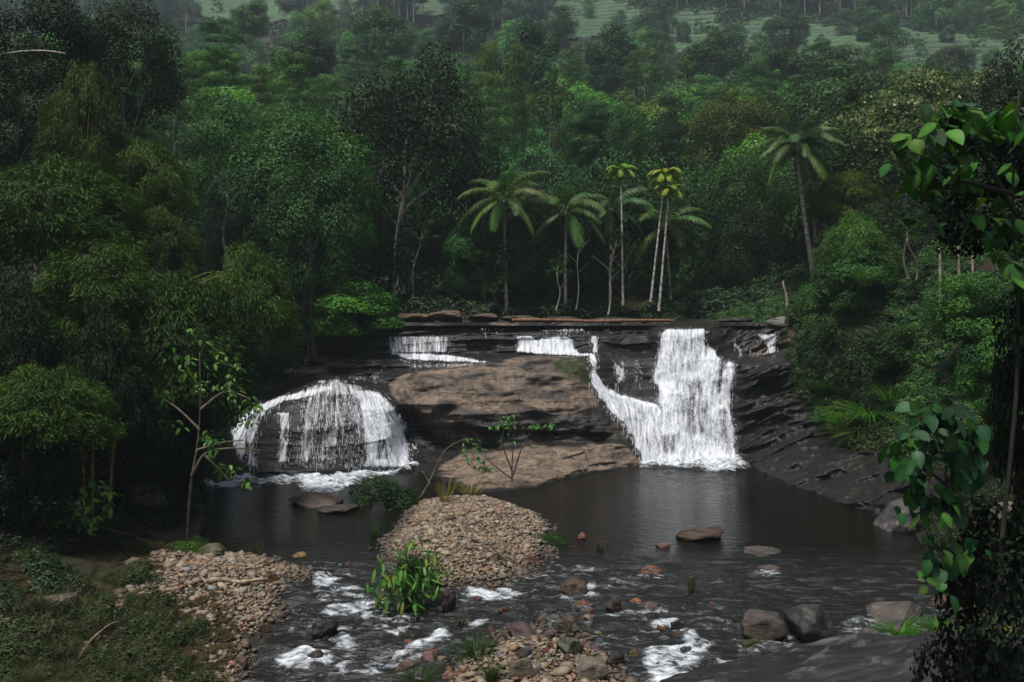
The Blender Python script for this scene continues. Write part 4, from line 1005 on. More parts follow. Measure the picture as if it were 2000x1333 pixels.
# ------------------------------------------------------------------ palms
def frond_mesh(name, seed, a0, a1, nl=48, ll=.23, lw=.019, hang=.75, keel=.45):
    """one pinnate leaf of unit length: an arching midrib with drooping leaflets on both sides"""
    r = np.random.default_rng(seed); n = 24
    ang = np.radians(np.linspace(a0, a1, n)); P = np.c_[np.cumsum(np.cos(ang)), np.zeros(n), np.cumsum(np.sin(ang))] / n
    V, q = tube(P, np.linspace(.012, .003, n), 5); f3 = quadfix(q)
    t = np.linspace(.12, .99, nl); B = np.c_[np.interp(t, np.linspace(0, 1, n), P[:, 0]), np.zeros(nl), np.interp(t, np.linspace(0, 1, n), P[:, 2])]
    Tn = unit(np.gradient(B, axis=0)); VV, FF, VA, k = [V], f3[:1] + [f3[1]], [np.full(len(V), .8)], len(V)
    tris = []
    for s in (-1, 1):
        l = ll * np.sin(np.pi * (.12 + .83 * t)) ** .6 * r.uniform(.85, 1.1, nl)
        d1 = unit(Tn * keel + np.array([0, s, 0]) * .8 + np.array([0, 0, .12]) - np.array([0, 0, 1]) * (hang * r.uniform(.3, .7, nl))[:, None])
        d2 = unit(d1 - np.array([0, 0, 1]) * hang * 1.1)
        nn = unit(np.cross(Tn, d1) * s); sd = Tn * lw * .5
        m = B + d1 * l[:, None] * .5; e = m + d2 * l[:, None] * .5
        Q = np.stack([B - sd * .6, B + sd * .6, m + sd, m - sd, e], 1).reshape(-1, 3)
        i = np.arange(nl)[:, None] * 5 + k
        tris += [i + [0, 1, 2], i + [0, 2, 3], i + [3, 2, 4]]
        VV.append(Q); VA.append(np.repeat(r.uniform(.2, .9, nl), 5)); k += len(Q)
    return mesh(name, np.concatenate(VV), [f3[0], f3[1], np.concatenate(tris)], M_GLOSS, {"v": np.concatenate(VA)}, smooth=False)
COCO = [frond_mesh("coconut_frond", 1, 68, -20), frond_mesh("coconut_frond", 2, 42, -48), frond_mesh("coconut_frond", 3, 16, -62), frond_mesh("coconut_frond", 4, -18, -80)]
ARECA = [frond_mesh("areca_frond", 5, 62, -55, 22, .34, .085, .6, .6), frond_mesh("areca_frond", 6, 20, -75, 22, .34, .085, .8, .6)]
def palm(label, hub, base, Y, L, kind, nf, col, seed, tr=.16, group="coconut palms at the forest edge", tcol=(.34, .32, .28), bend=.0, hangdry=0):
    r = random.Random(seed)
    H = px(*hub, Y); B = px(*base, Y); zb = float(ground(B[0], Y, False)) - .1
    B[2] = min(B[2], zb) if B[2] < zb + .6 else B[2]
    t = thing("coconut_palm" if kind is COCO else "areca_palm", label, "palm", B, group)
    s = np.linspace(0, 1, 16)[:, None]; D = H - B
    P = D * s + np.array([bend * D[2], 0, 0]) * (s * (1 - s))
    V, q = tube(P, tr * np.linspace(1, .62, 16) * (1 + .35 * np.exp(-np.linspace(0, 1, 16) * 14)), 9)
    obj("trunk", mesh("palm_trunk", V, quadfix(q), M_PALMBARK), t, color=tcol)
    if kind is ARECA:
        V, q = tube([D - [0, 0, .9], D - [0, 0, .5], D + [0, 0, .05]], [tr * .75, tr * 1.1, tr * .5], 8)
        obj("crownshaft", mesh("crownshaft", V, quadfix(q), M_GLOSS, {"v": np.full(len(V), .6)}), t, color=(.06, .12, .03))
    for k in range(nf):
        a = k * 2.399 + r.uniform(-.3, .3); q = k / nf
        m = kind[min(int(q * len(kind)), len(kind) - 1)]
        c = tuple(x * r.uniform(.8, 1.25) for x in col)
        if q > .7 and r.random() < .5: c = (c[0] * 1.45, c[1] * 1.1, c[2] * .7)
        l = L * r.uniform(.85, 1.1)
        obj("frond", m, t, D, (r.uniform(-.25, .25), r.uniform(-.12, .12), a), (l, l, l), c)
    if kind is COCO:
        for k in range(5):
            V_ = rock_ico(1, 40 + k, .05); obj("coconut", V_, t, D + np.array([math.cos(k * 1.3) * .25, math.sin(k * 1.3) * .25, -.35]), None, .16, (.12, .13, .04))
def ico(sub):
    import bmesh
    bm = bmesh.new(); bmesh.ops.create_icosphere(bm, subdivisions=sub, radius=1)
    V = np.array([v.co[:] for v in bm.verts]); Fc = np.array([[v.index for v in f.verts] for f in bm.faces]); bm.free(); return V, Fc
_ico = {k: ico(k) for k in (1, 2, 3, 4, 6)}
def rock_ico(sub, seed, rough=.18, cuts=0, mat=None, name="stone", fine=0):
    V, Fc = _ico[sub]; V = V.copy(); r = np.random.default_rng(seed)
    V *= 1 + rough * fbm(V[:, 0] * 1.3 + seed, V[:, 1] * 1.3, V[:, 2] * 1.3, seed, 4)[:, None] * 1.6
    for _ in range(cuts):
        n = rdir(1, -1, r)[0]; d = r.uniform(.5, .85); k = V @ n; ex = np.maximum(0, k - d); V -= (ex * .92)[:, None] * n
    V *= 1 + .11 * fbm(V[:, 0] * 3.2, V[:, 1] * 3.2, V[:, 2] * 6, seed, 5)[:, None]
    if fine: V[:, 2] += fine * (fbm(V[:, 0] * 5 + V[:, 1] * 6, V[:, 1] * 16, V[:, 2] * 3, seed, 5) + .8 * (1 - np.abs(fbm(V[:, 0] * 4, V[:, 1] * 11, V[:, 2] * 3, seed + 5, 4)) * 3))
    V = (V - (V.max(0) + V.min(0)) / 2) / ((V.max(0) - V.min(0)) / 2)
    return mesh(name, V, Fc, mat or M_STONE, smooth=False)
palm("tall coconut palm with leaning bare trunk and big drooping crown, at the right forest edge", (1556,288), (1594,560), 50, 3.1, COCO, 27, (0.059,0.094,0.044), 1, .17, bend=-.05, tcol=(.42,.38,.31))
palm("first coconut palm from the left, broad arching fronds over the dark wood", (985,388), (990,612), 52, 3.7, COCO, 16, (0.070,0.104,0.040), 3, .13)
palm("second coconut palm from the left, upright fronds with tips hanging right", (1106,412), (1104,610), 52.5, 3.5, COCO, 16, (0.052,0.086,0.036), 8, .13)
palm("shadowed coconut palm half hidden behind the left areca palm", (1196,408), (1190,612), 53.5, 2.9, COCO, 16, (0.038,0.072,0.036), 5, .12)
palm("low coconut palm behind the two leaning areca trunks, a frond hanging far right", (1300,440), (1312,612), 53, 3.5, COCO, 15, (0.052,0.094,0.032), 6, .12)
AG = "slender areca palms at the forest edge"
palm("slim areca palm with straight white trunk, left of the leaning pair", (1213,335), (1217,598), 51, 1.25, ARECA, 10, (.16,.22,.03), 11, .075, AG, (.62,.58,.5))
palm("taller slim areca palm of the leaning pair, bright yellow green head", (1299,343), (1271,590), 50.5, 1.4, ARECA, 11, (.19,.25,.03), 12, .075, AG, (.68,.64,.56))
palm("lower slim areca palm of the leaning pair, just right of the taller", (1307,372), (1287,608), 50, 1.25, ARECA, 9, (.14,.20,.03), 13, .08, AG, (.66,.62,.55))

# ------------------------------------------------------------------ slender trunks at the edge of the dark wood
def pole_tree(label, base, top, Y, rad, col, crownR=1.6, ccol=(.016, .03, .014), limbs=4, wob=.12, cat="tree", name="slender_tree"):
    r = random.Random(int(base[0])); B = px(*base, Y); T = px(*top, Y)
    t = thing(name, label, cat, B, "slender trunks along the forest edge"); D = T - B; s = np.linspace(0, 1, 14)
    P = D * s[:, None] + np.c_[wob * np.sin(s * 7 + base[0]), wob * .5 * np.cos(s * 5), 0 * s]; P -= P[0] * (1 - s[:, None])
    parts = [tube(P, rad * (1.1 - .6 * s), 7)]
    for k in range(limbs):
        h = .45 + .5 * k / max(1, limbs); b = np.array([np.interp(h, s, P[:, i]) for i in range(3)]); a = k * 2.6 + base[0]
        L = D[2] * .22 * r.uniform(.6, 1.2); q = np.linspace(0, 1, 6); Q = b + np.c_[np.cos(a) * q * L, np.sin(a) * .5 * q * L, q ** .8 * L * .9]
        parts.append(tube(Q, rad * .45 * (1 - .8 * q), 5))
    V, q = join(parts); obj("trunk", mesh("slender_trunk", V, quadfix(q), M_BARK), t, color=col)
    if crownR: obj("crown", CR["sparse"][int(base[0]) % 2], t, D, None, (crownR, crownR, crownR * .9), ccol)
PALE = (.48, .45, .40)
for a in [("wavy pale trunk with bare limbs in front of the huge dark domed tree", (768,592), (800,310), 53, .085, PALE, 1.3, (.03,.04,.02), 7, .2),
          ("short pale sapling trunk just right of the wavy one", (806,585), (822,450), 53, .05, PALE, 1.2, (.03,.045,.02), 4),
          ("white straight thin trunk rising from the grass strip below the second palm", (1125,605), (1136,450), 51.5, .045, (.62,.6,.55), .9),
          ("crooked pale stem with leafy foot on the grass strip", (1086,607), (1092,520), 51.5, .05, PALE, .8, (.03,.08,.03), 3),
          ("dark mottled trunk just left of the straight areca trunk", (1188,615), (1201,470), 51, .075, (.4,.37,.3), .8),
          ("faint grey trunk deep in the wood under the first palm", (950,612), (948,480), 54, .05, (.35,.32,.28), 1.4, (.035,.06,.02), 5),
          ("thin grey trunk between the first two palms", (1042,605), (1044,400), 55, .05, (.3,.28,.25), 1.0),
          ("thin brown stem right of the faint grey trunk", (966,614), (963,560), 52, .04, (.3,.2,.14), .7, (.03,.05,.02)),
          ("left of two thin grey trunks beneath the lit-topped dark tree", (1451,600), (1452,450), 57, .05, PALE, .8),
          ("right of two thin grey trunks beneath the lit-topped dark tree", (1484,600), (1484,460), 57, .055, PALE, .8),
          ("stout pale broken stump standing at the right forest edge", (1538,606), (1530,550), 47, .10, (.5,.44,.34), 0, (0,0,0), 0, .03),
          ("pale thin stem with leaf tufts left of the first palm", (915,560), (908,350), 56, .05, (.5,.5,.46), .9),
          ("grey forked trunk below the leafy bright green tree", (448,520), (440,380), 45, .08, (.3,.28,.24), 0, (0,0,0), 5, .15),
          ("grey upright trunk under the bushy mid green tree", (612,520), (640,400), 46, .07, (.26,.25,.22), 0, (0,0,0), 5, .15),
          ("left thin pale stem of a pair on the right bank above the slope", (1774,545), (1766,430), 39, .06, (.42,.36,.28), .8, (.03,.06,.02)),
          ("leaning thin stem right of the pair's first on the right bank", (1790,548), (1772,455), 38.5, .05, (.4,.35,.28), .6, (.03,.06,.02))]:
    pole_tree(*a)
for k, (b, tp) in enumerate([((1836,520),(1834,482)), ((1873,516),(1868,452)), ((1900,495),(1899,475)), ((1942,474),(1941,446)), ((1980,455),(1979,425))]):
    Y = 35; B = px(*b, Y); T = px(*tp, Y); zb = float(ground(B[0], Y, False))
    lab = ["short weathered stake, first from the left on the right bank top", "tall weathered stake, second from the left on the bank top", "stubby weathered stake between the two tall ones on the bank", "pale stake, second from the right edge on the bank top", "rightmost weathered stake at the edge of the bank top"][k]
    V, q = tube([(0, 0, min(0, zb - B[2]) - .3), (0, 0, 0), (T - B) * .5 + [.02, 0, 0], T - B], [.06, .055, .05, .04], 7)
    thing("wooden_stake", lab, "stake", B, "weathered stakes on the right bank", data=mesh("stake", V, quadfix(q), M_BARK), color=(.42,.36,.28))

# ------------------------------------------------------------------ stones
STONES = [rock_ico(4, 200 + i, .30, (3, 7, 10)[i % 3]) for i in range(9)]
FLAT = [rock_ico(4, 230 + i, .20, 8) for i in range(4)]
TAN, RUST, GREY, BRN, DARKS, MAUVE, MOSS, PALES = (.22,.165,.105), (.19,.085,.045), (.14,.135,.12), (.12,.08,.055), (.03,.028,.026), (.14,.09,.078), (.08,.09,.035), (.30,.26,.20)
CN = {TAN: "tan", RUST: "rust red", GREY: "grey", BRN: "brown", DARKS: "dark wet", MAUVE: "mauve", MOSS: "mossy", PALES: "pale"}
def stone(x0, y0, x1, y1, col, label, flat=False, rotz=None, tilt=(0, 0), i=0, sub=None, sink=.15, group=None, dep=.8):
    """a stone whose outline fills a box of photo pixels, standing on the ground or stream bed"""
    cx = (x0 + x1) / 2; p = hit(cx, y1 - 2); Y = p[1]
    w = (x1 - x0) / 2 / F * Y; h = (y1 - y0) / 2 / F * Y
    d = w * dep; p = np.array([(cx - 1000) / F * (Y + d * .6), Y + d * .6, 0])
    zc = CH - ((y0 + y1) / 2 - HY) / F * p[1]
    if float(ground(p[0], p[1], False)) < float(water_z(p[1])) - .05 and p[1] < 23.5:
        k = w / Y * F
        FOAM.append(([(cx - k * 1.35, y1 - 3), (cx - k * .6, y1 - k * .25 - 3), (cx + k * .8, y1 - k * .25 - 3), (cx + k * 1.7, y1), (cx + k * .5, y1 + k * .3 + 2), (cx - k * .8, y1 + k * .22 + 2)], .5, 3))
    m = (FLAT if flat else STONES)[i % (4 if flat else 9)]
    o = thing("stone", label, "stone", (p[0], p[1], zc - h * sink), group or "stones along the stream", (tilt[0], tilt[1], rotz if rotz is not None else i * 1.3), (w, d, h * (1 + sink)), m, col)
    return o
SL = [(1318,1030,1418,1058,BRN,"flat brown rock breaking the surface of the right pool",1,.05,(0,0),0),
 (1092,1132,1146,1166,BRN,"rounded brown wet boulder in the middle of the rapids",0,.2,(0,.15),1), (1248,1104,1296,1128,RUST,"rust topped stone in the stream below the flat pool rock",0,0,(0,0),0),
 (1228,1168,1254,1180,(.36,.14,.05),"bright orange small stone in the stream",0,.1,(0,0),3), (1118,1172,1152,1182,RUST,"low rust coloured stone near the rounded brown boulder",0,.2,(0,0),3),
 (1245,1178,1296,1196,MAUVE,"flat mauve stone just right of the bright orange stone",1,.3,(0,0),1), (1180,1165,1215,1200,BRN,"brown stone left of the bright orange stone",0,.3,(0,0),4),
 (985,1218,1060,1252,MAUVE,"long mauve slab slanting across the gravel bar at the bottom",1,-.4,(0,.25),2), (1055,1232,1085,1250,MAUVE,"small square mauve block at the end of the long mauve slab",1,.2,(0,0),3),
 (990,1282,1046,1328,(.24,.20,.13),"pale olive rounded boulder at the bottom of the gravel bar",0,.1,(0,.1),5), (1116,1288,1186,1332,(.22,.18,.14),"streaked grey brown boulder at the bottom right of the gravel bar",0,.5,(0,0),1),
 (1090,1246,1138,1282,(.14,.14,.10),"mossy grey wedge shaped stone on the gravel bar",0,.3,(0,.35),7), (1010,1262,1042,1288,GREY,"grey slab behind the pale olive boulder",1,.8,(0,0),0),
 (1134,1200,1158,1214,(.36,.25,.15),"cream coloured round stone at the head of the gravel bar",0,0,(0,0),3), (970,1184,992,1202,RUST,"rust stone in the stream above the long mauve slab",0,.3,(0,.3),4),
 (880,1248,906,1262,MAUVE,"curved mauve stone beside the dark grass tuft",0,.4,(0,.3),2), (820,1272,848,1288,(.24,.16,.12),"reddish brown stone below the foaming chute",0,.1,(0,0),6),
 (770,1288,816,1316,(.20,.13,.10),"banded brown stone at the lower left of the gravel bar",1,.2,(0,0),3), (862,1308,890,1330,(.30,.16,.10),"reddish stone at the bottom edge under the dark grass tuft",0,.2,(0,0),3),
 (1178,1272,1222,1300,(.05,.042,.035),"dark wet stone right of the mossy wedge stone",0,.2,(0,0),4), (1228,1268,1248,1286,(.26,.20,.06),"yellowish stone beside the dark wet stone",0,0,(0,0),5),
 (1436,1196,1530,1256,(.12,.10,.08),"whitish mottled left boulder of the pair beside the dark pool",0,.4,(0,.1),1), (1512,1176,1640,1258,(.07,.065,.058),"lichen spotted dark boulder, larger right one of the pair",1,1.0,(0,0),2),
 (1444,1246,1494,1268,MOSS,"low mossy stone in front of the whitish mottled boulder",0,0,(0,0),5), (1655,1186,1815,1226,(.13,.11,.09),"long tilted grey brown slab right of the boulder pair",1,.15,(0,-.32),1),
 (1676,1226,1716,1250,(.16,.13,.10),"narrow brown slab below the long tilted slab",1,.1,(0,-.3),2), (1808,1162,1860,1190,BRN,"brown wedge of rock past the upper end of the long tilted slab",1,.1,(0,-.2),0),
 (1792,1120,1814,1140,(.36,.28,.18),"cream round stone at the right edge of the dark pool",0,0,(0,0),3), (1308,1210,1336,1232,(.05,.045,.04),"dark stone at the top of the right rapids",0,0,(0,0),5),
 (1314,1230,1332,1244,(.14,.07,.04),"small red brown stone in the right rapids",0,0,(0,0),3), (1325,1262,1352,1280,(.05,.05,.045),"submerged dark stone in the right rapids",0,0,(0,0),6), (1368,1254,1386,1270,(.14,.06,.035),"reddish small stone at the right side of the right rapids",0,0,(0,0),3),
 (606,1208,660,1250,(.03,.03,.03),"big dark wet boulder in the left rapids",0,.2,(0,0),6), (600,1270,634,1292,(.035,.018,.016),"dark stone wrapped in white foam at lower left",0,.1,(0,0),3),
 (390,1060,440,1088,(.13,.13,.06),"moss capped oblong stone by the left pool",0,.1,(0,.1),3), (470,1078,500,1092,TAN,"tan stone on the left bank near the pool",0,.1,(0,0),5), (572,1078,600,1090,(.34,.20,.08),"orange brown stone at the edge of the left pool",0,.3,(0,0),3),
 (515,1118,545,1140,(.24,.12,.06),"orange brown rounded stone at the end of the driftwood log",0,.3,(0,.2),5), (540,1132,562,1146,GREY,"small grey stone beside the left stream",0,0,(0,0),3), (500,1216,532,1236,(.16,.11,.07),"brown wet stone on the edge of the left gravel bank",0,.2,(0,.2),5),
 (452,1283,486,1308,BRN,"brown stone at the foot of the left gravel bank",0,0,(0,0),1), (466,1248,490,1268,TAN,"round tan stone on the left gravel bank",0,0,(0,0),3),
 (10,1172,38,1186,(.34,.26,.18),"pale flat oval stone at the left edge",0,0,(0,0),3), (42,1282-60,66,1240,(.38,.36,.30),"small whitish stone among the weeds",0,0,(0,0),5), (55,1160,150,1192,(.17,.12,.08),"slanting brown slab lying on the left slope",1,.2,(0,-.3),2),
 (-10,1205,10,1230,(.30,.34,.20),"pale green stone cut by the left edge",0,0,(0,0),5), (240,1090,280,1112,(.2,.15,.1),"brown stone on the shaded left slope",1,.4,(0,0),1), (215,1150,250,1166,(.18,.13,.09),"dull brown flat stone on the shaded left slope",1,0,(0,0),0),
 (862,1006,892,1022,(.20,.10,.06),"lone dark red stone on top of the pebble island",0,.1,(0,0),4), (1018,1084,1052,1102,(.22,.10,.08),"reddish stone at the lower right shore of the pebble island",0,.2,(0,0),5),
 (1128,1040,1145,1056,(.30,.12,.06),"red orange stone by the twiggy tuft in the pool",0,0,(0,0),3), (1008,1124,1042,1136,MAUVE,"mauve stone awash below the pebble island",0,.1,(0,0),3),
 (860,1150,892,1200,(.09,.055,.05),"dark reddish boulder standing right of the drooping green bush",0,.2,(0,0),6), (1280,1062,1312,1072,(.22,.11,.08),"thin reddish stone awash below the flat pool rock",1,0,(0,0),1),
 (1480,1106,1532,1120,MAUVE,"low mauve stone in the dark right pool",1,0,(0,0),1), (1420,1070,1530,1084,(.12,.10,.08),"thin long rock line just above the dark right pool surface",1,0,(0,0),3),
 (560,962,672,990,(.17,.12,.085),"flat brown rock shelf awash in the left pool",1,-.08,(0,0),2), (620,985,700,1004,(.10,.085,.07),"dark thin shelf rock awash below the flat brown shelf",1,0,(0,0),0),
 (208,940,330,1000,(.09,.07,.05),"shaded brown ledge rock on the far left shore",1,.1,(0,0),1), (1700,975,1830,1040,(.11,.10,.10),"pointed dark slab jutting into the pool from the right shore",1,.3,(0,-.3),3),
 (1925,975,2030,1030,(.22,.17,.12),"brown slab among shade at the right edge",1,.2,(0,-.3),2), (650,1110,690,1125,(.05,.05,.05),"dark stone awash at the head of the left rapids",0,0,(0,0),6), (1050,1185,1095,1200,(.05,.045,.04),"dark stone awash right of the long mauve slab",0,0,(0,0),4)]
for q in SL:
    x0, y0, x1, y1, c, lab, fl, rz, ti, i = q
    stone(x0, y0, x1, y1, c, lab, bool(fl), rz, ti, i)
# the great slab in the bottom right corner
B = hit(1700, 1300); m = rock_ico(6, 260, .22, 4, name="rock_slab", fine=.13)
o = thing("rock_slab", "great dark smooth rock slab filling the bottom right corner", "rock", (6.3, 13.5, .30), None, (.05, -.13, .12), (4.8, 2.3, .85), m, (.034,.032,.032))
o = thing("rock_slab", "brown edged rock lip at the left end of the great dark slab", "rock", (3.1, 14.2, -.55), None, (.05, -.2, .25), (1.6, .7, .38), FLAT[1], (.16,.12,.09))
def small_stones():
    rng = random.Random(44); n = 0
    zones = [([(770,1240),(900,1255),(985,1205),(1150,1190),(1170,1230),(1180,1333),(780,1333)], 150, (9, 28)), ([(340,1100),(560,1085),(570,1180),(490,1300),(320,1320),(380,1200)], 45, (9, 22)),
             ([(60,1110),(340,1080),(320,1200),(40,1250)], 26, (9, 24)), ([(560,1090),(900,1140),(1180,1110),(1440,1110),(1400,1320),(1180,1200),(900,1200),(650,1290)], 42, (10, 26)),
             ([(705,1000),(1040,990),(1040,1080),(880,1135),(710,1080)], 30, (8, 15)), ([(1440,1255),(1700,1240),(1860,1170),(1880,1230),(1480,1300)], 14, (9, 20))]
    for poly, cnt, (a, b) in zones:
        xs = [p[0] for p in poly]; ys = [p[1] for p in poly]; k = 0
        while k < cnt:
            u, v = rng.uniform(min(xs), max(xs)), rng.uniform(min(ys), max(ys))
            if not inpoly([u], [v], poly)[0]: continue
            w = rng.uniform(a, b) * (v / 1333) ** 1.5; h = w * rng.uniform(.4, .75); c = rng.choice([TAN, TAN, PALES, BRN, GREY, RUST, MAUVE, BRN])
            if poly is zones[3][0]: c = rng.choice([DARKS, DARKS, BRN, RUST])
            lab = uniq(f"{'small' if w < 15 else 'larger'} {CN[c]} stone", u, v, SMARKS); cc = tuple(x * rng.uniform(.6, 1.25) for x in c)
            stone(u - w / 2, v - h, u + w / 2, v, cc, lab, rng.random() < .4, rng.uniform(0, 3), (rng.uniform(-.3, .3), rng.uniform(-.3, .3)), rng.randrange(9), sink=.3); k += 1
small_stones()
build_water()
def gravel():
    """pebbles heaped on the bars: too many to count, so one joined object of real little stones"""
    r = np.random.default_rng(77); base, Fc = _ico[1]; n = len(base)
    XY = []
    for cx, cy, a, b, m in ((-1.4, 26, 3.3, 5.0, 19000), (-7, 18.5, 2.0, 5.2, 11000), (.4, 16.2, 2.9, 3.1, 6000), (-8.4, 22.2, 1.5, 1.3, 1300), (9, 16, 2, 1, 300)):
        t = r.uniform(0, 6.28, m); q = np.sqrt(r.random(m)) * 1.04; XY.append(np.c_[cx + a * q * np.cos(t), cy + b * q * np.sin(t)])
    XY = np.concatenate(XY); x, y = XY.T; z = ground(x, y); ok = z > water_z(y) - .12; ok &= fbm(x * .6, y * .6, 0, 4, 3) > -.42 - .4 * (y > 21); x, y, z = x[ok], y[ok], z[ok]
    m = len(x); s = r.lognormal(-3.45, .55, m); s = np.clip(s, .014, .15)
    sc3 = np.c_[s * r.uniform(.8, 1.5, m), s * r.uniform(.8, 1.3, m), s * r.uniform(.35, .7, m)]
    a = r.uniform(0, 6.28, m); ca, sa = np.cos(a), np.sin(a)
    V = base[None] * (1 + r.uniform(-.28, .18, (m, n, 1))) * sc3[:, None]
    Vr = np.stack([V[..., 0] * ca[:, None] - V[..., 1] * sa[:, None], V[..., 0] * sa[:, None] + V[..., 1] * ca[:, None], V[..., 2] + V[..., 0] * r.normal(0, .3, m)[:, None]], -1)
    V = Vr + np.c_[x, y, z + s * .25 + r.uniform(0, .04, m)][:, None]
    keep = Fc
    FF = (keep[None] + (np.arange(m) * n)[:, None, None]).reshape(-1, 3)
    v = np.repeat(np.clip(r.normal(.5, .22, m), 0, 1), n); hue = np.repeat(r.random(m), n)
    mt, nt, b, out = nodes("pebbles"); g = N(nt)
    c = g.mix(g.attr("v"), (.06, .045, .03), (.33, .255, .165)); c = g.mix(g.ramp(g.attr("hue"), .72, .95), c, (.20, .11, .065)); c = g.mix(g.ramp(g.attr("hue"), .2, .02), c, (.20, .19, .17))
    wl = np.repeat(1 - sm(.0, .12, z - water_z(y)), n)
    c = g.mix(g.math('MULTIPLY', g.attr("wet"), .8), c, (.035, .026, .018))
    g.l(c, b.inputs["Base Color"]); b.inputs["Roughness"].default_value = .7
    o = obj("gravel", mesh("gravel", V.reshape(-1, 3), FF, mt, {"v": v, "hue": hue, "wet": wl}, smooth=False), kind="stuff"); o["label"] = "pebbles heaped on the gravel bars of the stream"
gravel()
# logs and driftwood
def log(label, a, b, rad, col, name="driftwood_log", cat="log", bendz=.0, zlift=.08):
    A = hit(*a) if len(a) == 2 else px(*a); B = hit(*b) if len(b) == 2 else px(*b); s = np.linspace(0, 1, 12)[:, None]
    A = A + [0, 0, zlift]; B = B + [0, 0, zlift]
    P = (B - A) * s + np.c_[0 * s, .08 * np.sin(s * 6), bendz * np.sin(s * 3.14) + .03 * np.sin(s * 9)]
    V, q = tube(P, rad * (1 - .35 * s[:, 0]) * (1 + .1 * np.sin(s[:, 0] * 23)), 8)
    thing(name, label, cat, A, None, data=mesh(name, V, quadfix(q), M_BARK), color=col)
log("pale driftwood log lying across the left gravel bank", (395,1146), (522,1140), .075, (.42,.34,.24))
log("long red brown log lying along the crest of the upper river", (1000,629,48.6), (1315,630,47.5), .12, (.25,.12,.07))
log("thin whitish stick on the gravel bar above the pale olive boulder", (998,1268), (1048,1272), .022, (.5,.4,.32), "stick", "stick")
log("bare grey stick slanting up from the ledge above the dome fall", (596,716,43.4), (604,680,43.3), .03, (.4,.37,.32), "stick", "stick")
log("curved pale bare branch crossing the dark leaves at the upper left", (-90,135,35), (128,110,32.5), .05, (.5,.46,.38), "branch", "branch", .35)
log("fallen grey stem across the weeds at lower left", (20,1262), (210,1180), .035, (.25,.2,.14), "stick", "stick")
log("thin arching brown stem over the weeds at the bottom left", (150,1302), (235,1225), .022, (.3,.2,.14), "stick", "stick", .2)
# brown rocks on the bank of the upper river
for k, (x0, x1, y0, y1) in enumerate([(772,850,612,634),(840,915,606,630),(905,985,612,632),(980,1060,616,630),(1050,1150,618,630),(1500,1570,618,640),(1150,1250,620,629),(1380,1500,620,632)]):
    Y = 50.0 if k != 5 else 45.6; P = px((x0 + x1) / 2, (y0 + y1) / 2, Y)
    thing("bank_rock", ["orange brown bank rock right of the bright shrub above the white curtain", "tan hummock of rock on the bank, second from the bright shrub", "brown cracked bank rock above the tiny white spill", "low olive brown bank rock under the first palm",
          "flat dark brown bank rock under the grass strip", "pale grey rock capping the right end of the crest", "thin dark bank rock below the left areca palm", "dark low bank rock above the tall broad waterfall"][k], "rock", P, "rocks along the upper river bank", (0, 0, k),
          ((x1 - x0) / 2 / F * Y * 1.1, 1.1, (y1 - y0) / 2 / F * Y * 1.0), FLAT[k % 4], [(.26,.17,.10),(.24,.17,.11),(.20,.15,.10),(.14,.12,.07),(.09,.075,.05),(.30,.27,.24),(.06,.05,.04),(.06,.055,.05)][k])

# ------------------------------------------------------------------ leafy plants with leaves one by one
def big_leaf(name, L, W, droop=.3, cup=.12, n=6):
    t = np.linspace(0, 1, n); w = W * .5 * np.sin(np.pi * np.clip(t, .0, 1) ** .8) ** .75; w[0] = .01 * L; w[-1] = .003
    z = -droop * L * t ** 2; x = L * t
    V = np.concatenate([np.c_[x, 0 * x, z - cup * w], np.c_[x, w, z + cup * w], np.c_[x, -w, z + cup * w]])
    f = []
    for k in range(n - 1): f += [(k, k + 1, n + k + 1, n + k), (k + 1, k, 2 * n + k, 2 * n + k + 1)]
    return mesh(name, V, np.array(f), M_GLOSS, {"v": np.r_[np.full(n, .95), np.full(2 * n, .45)]})
OVATE = [big_leaf("leaf", 1, .72, .15), big_leaf("leaf", 1, .66, .5), big_leaf("leaf", 1, .8, .3, .05)]
LANCE = [big_leaf("leaf", 1, .24, .3), big_leaf("leaf", 1, .20, .55), big_leaf("leaf", 1, .28, .1)]
OVAL = [big_leaf("leaf", 1, .5, .2), big_leaf("leaf", 1, .46, .4)]
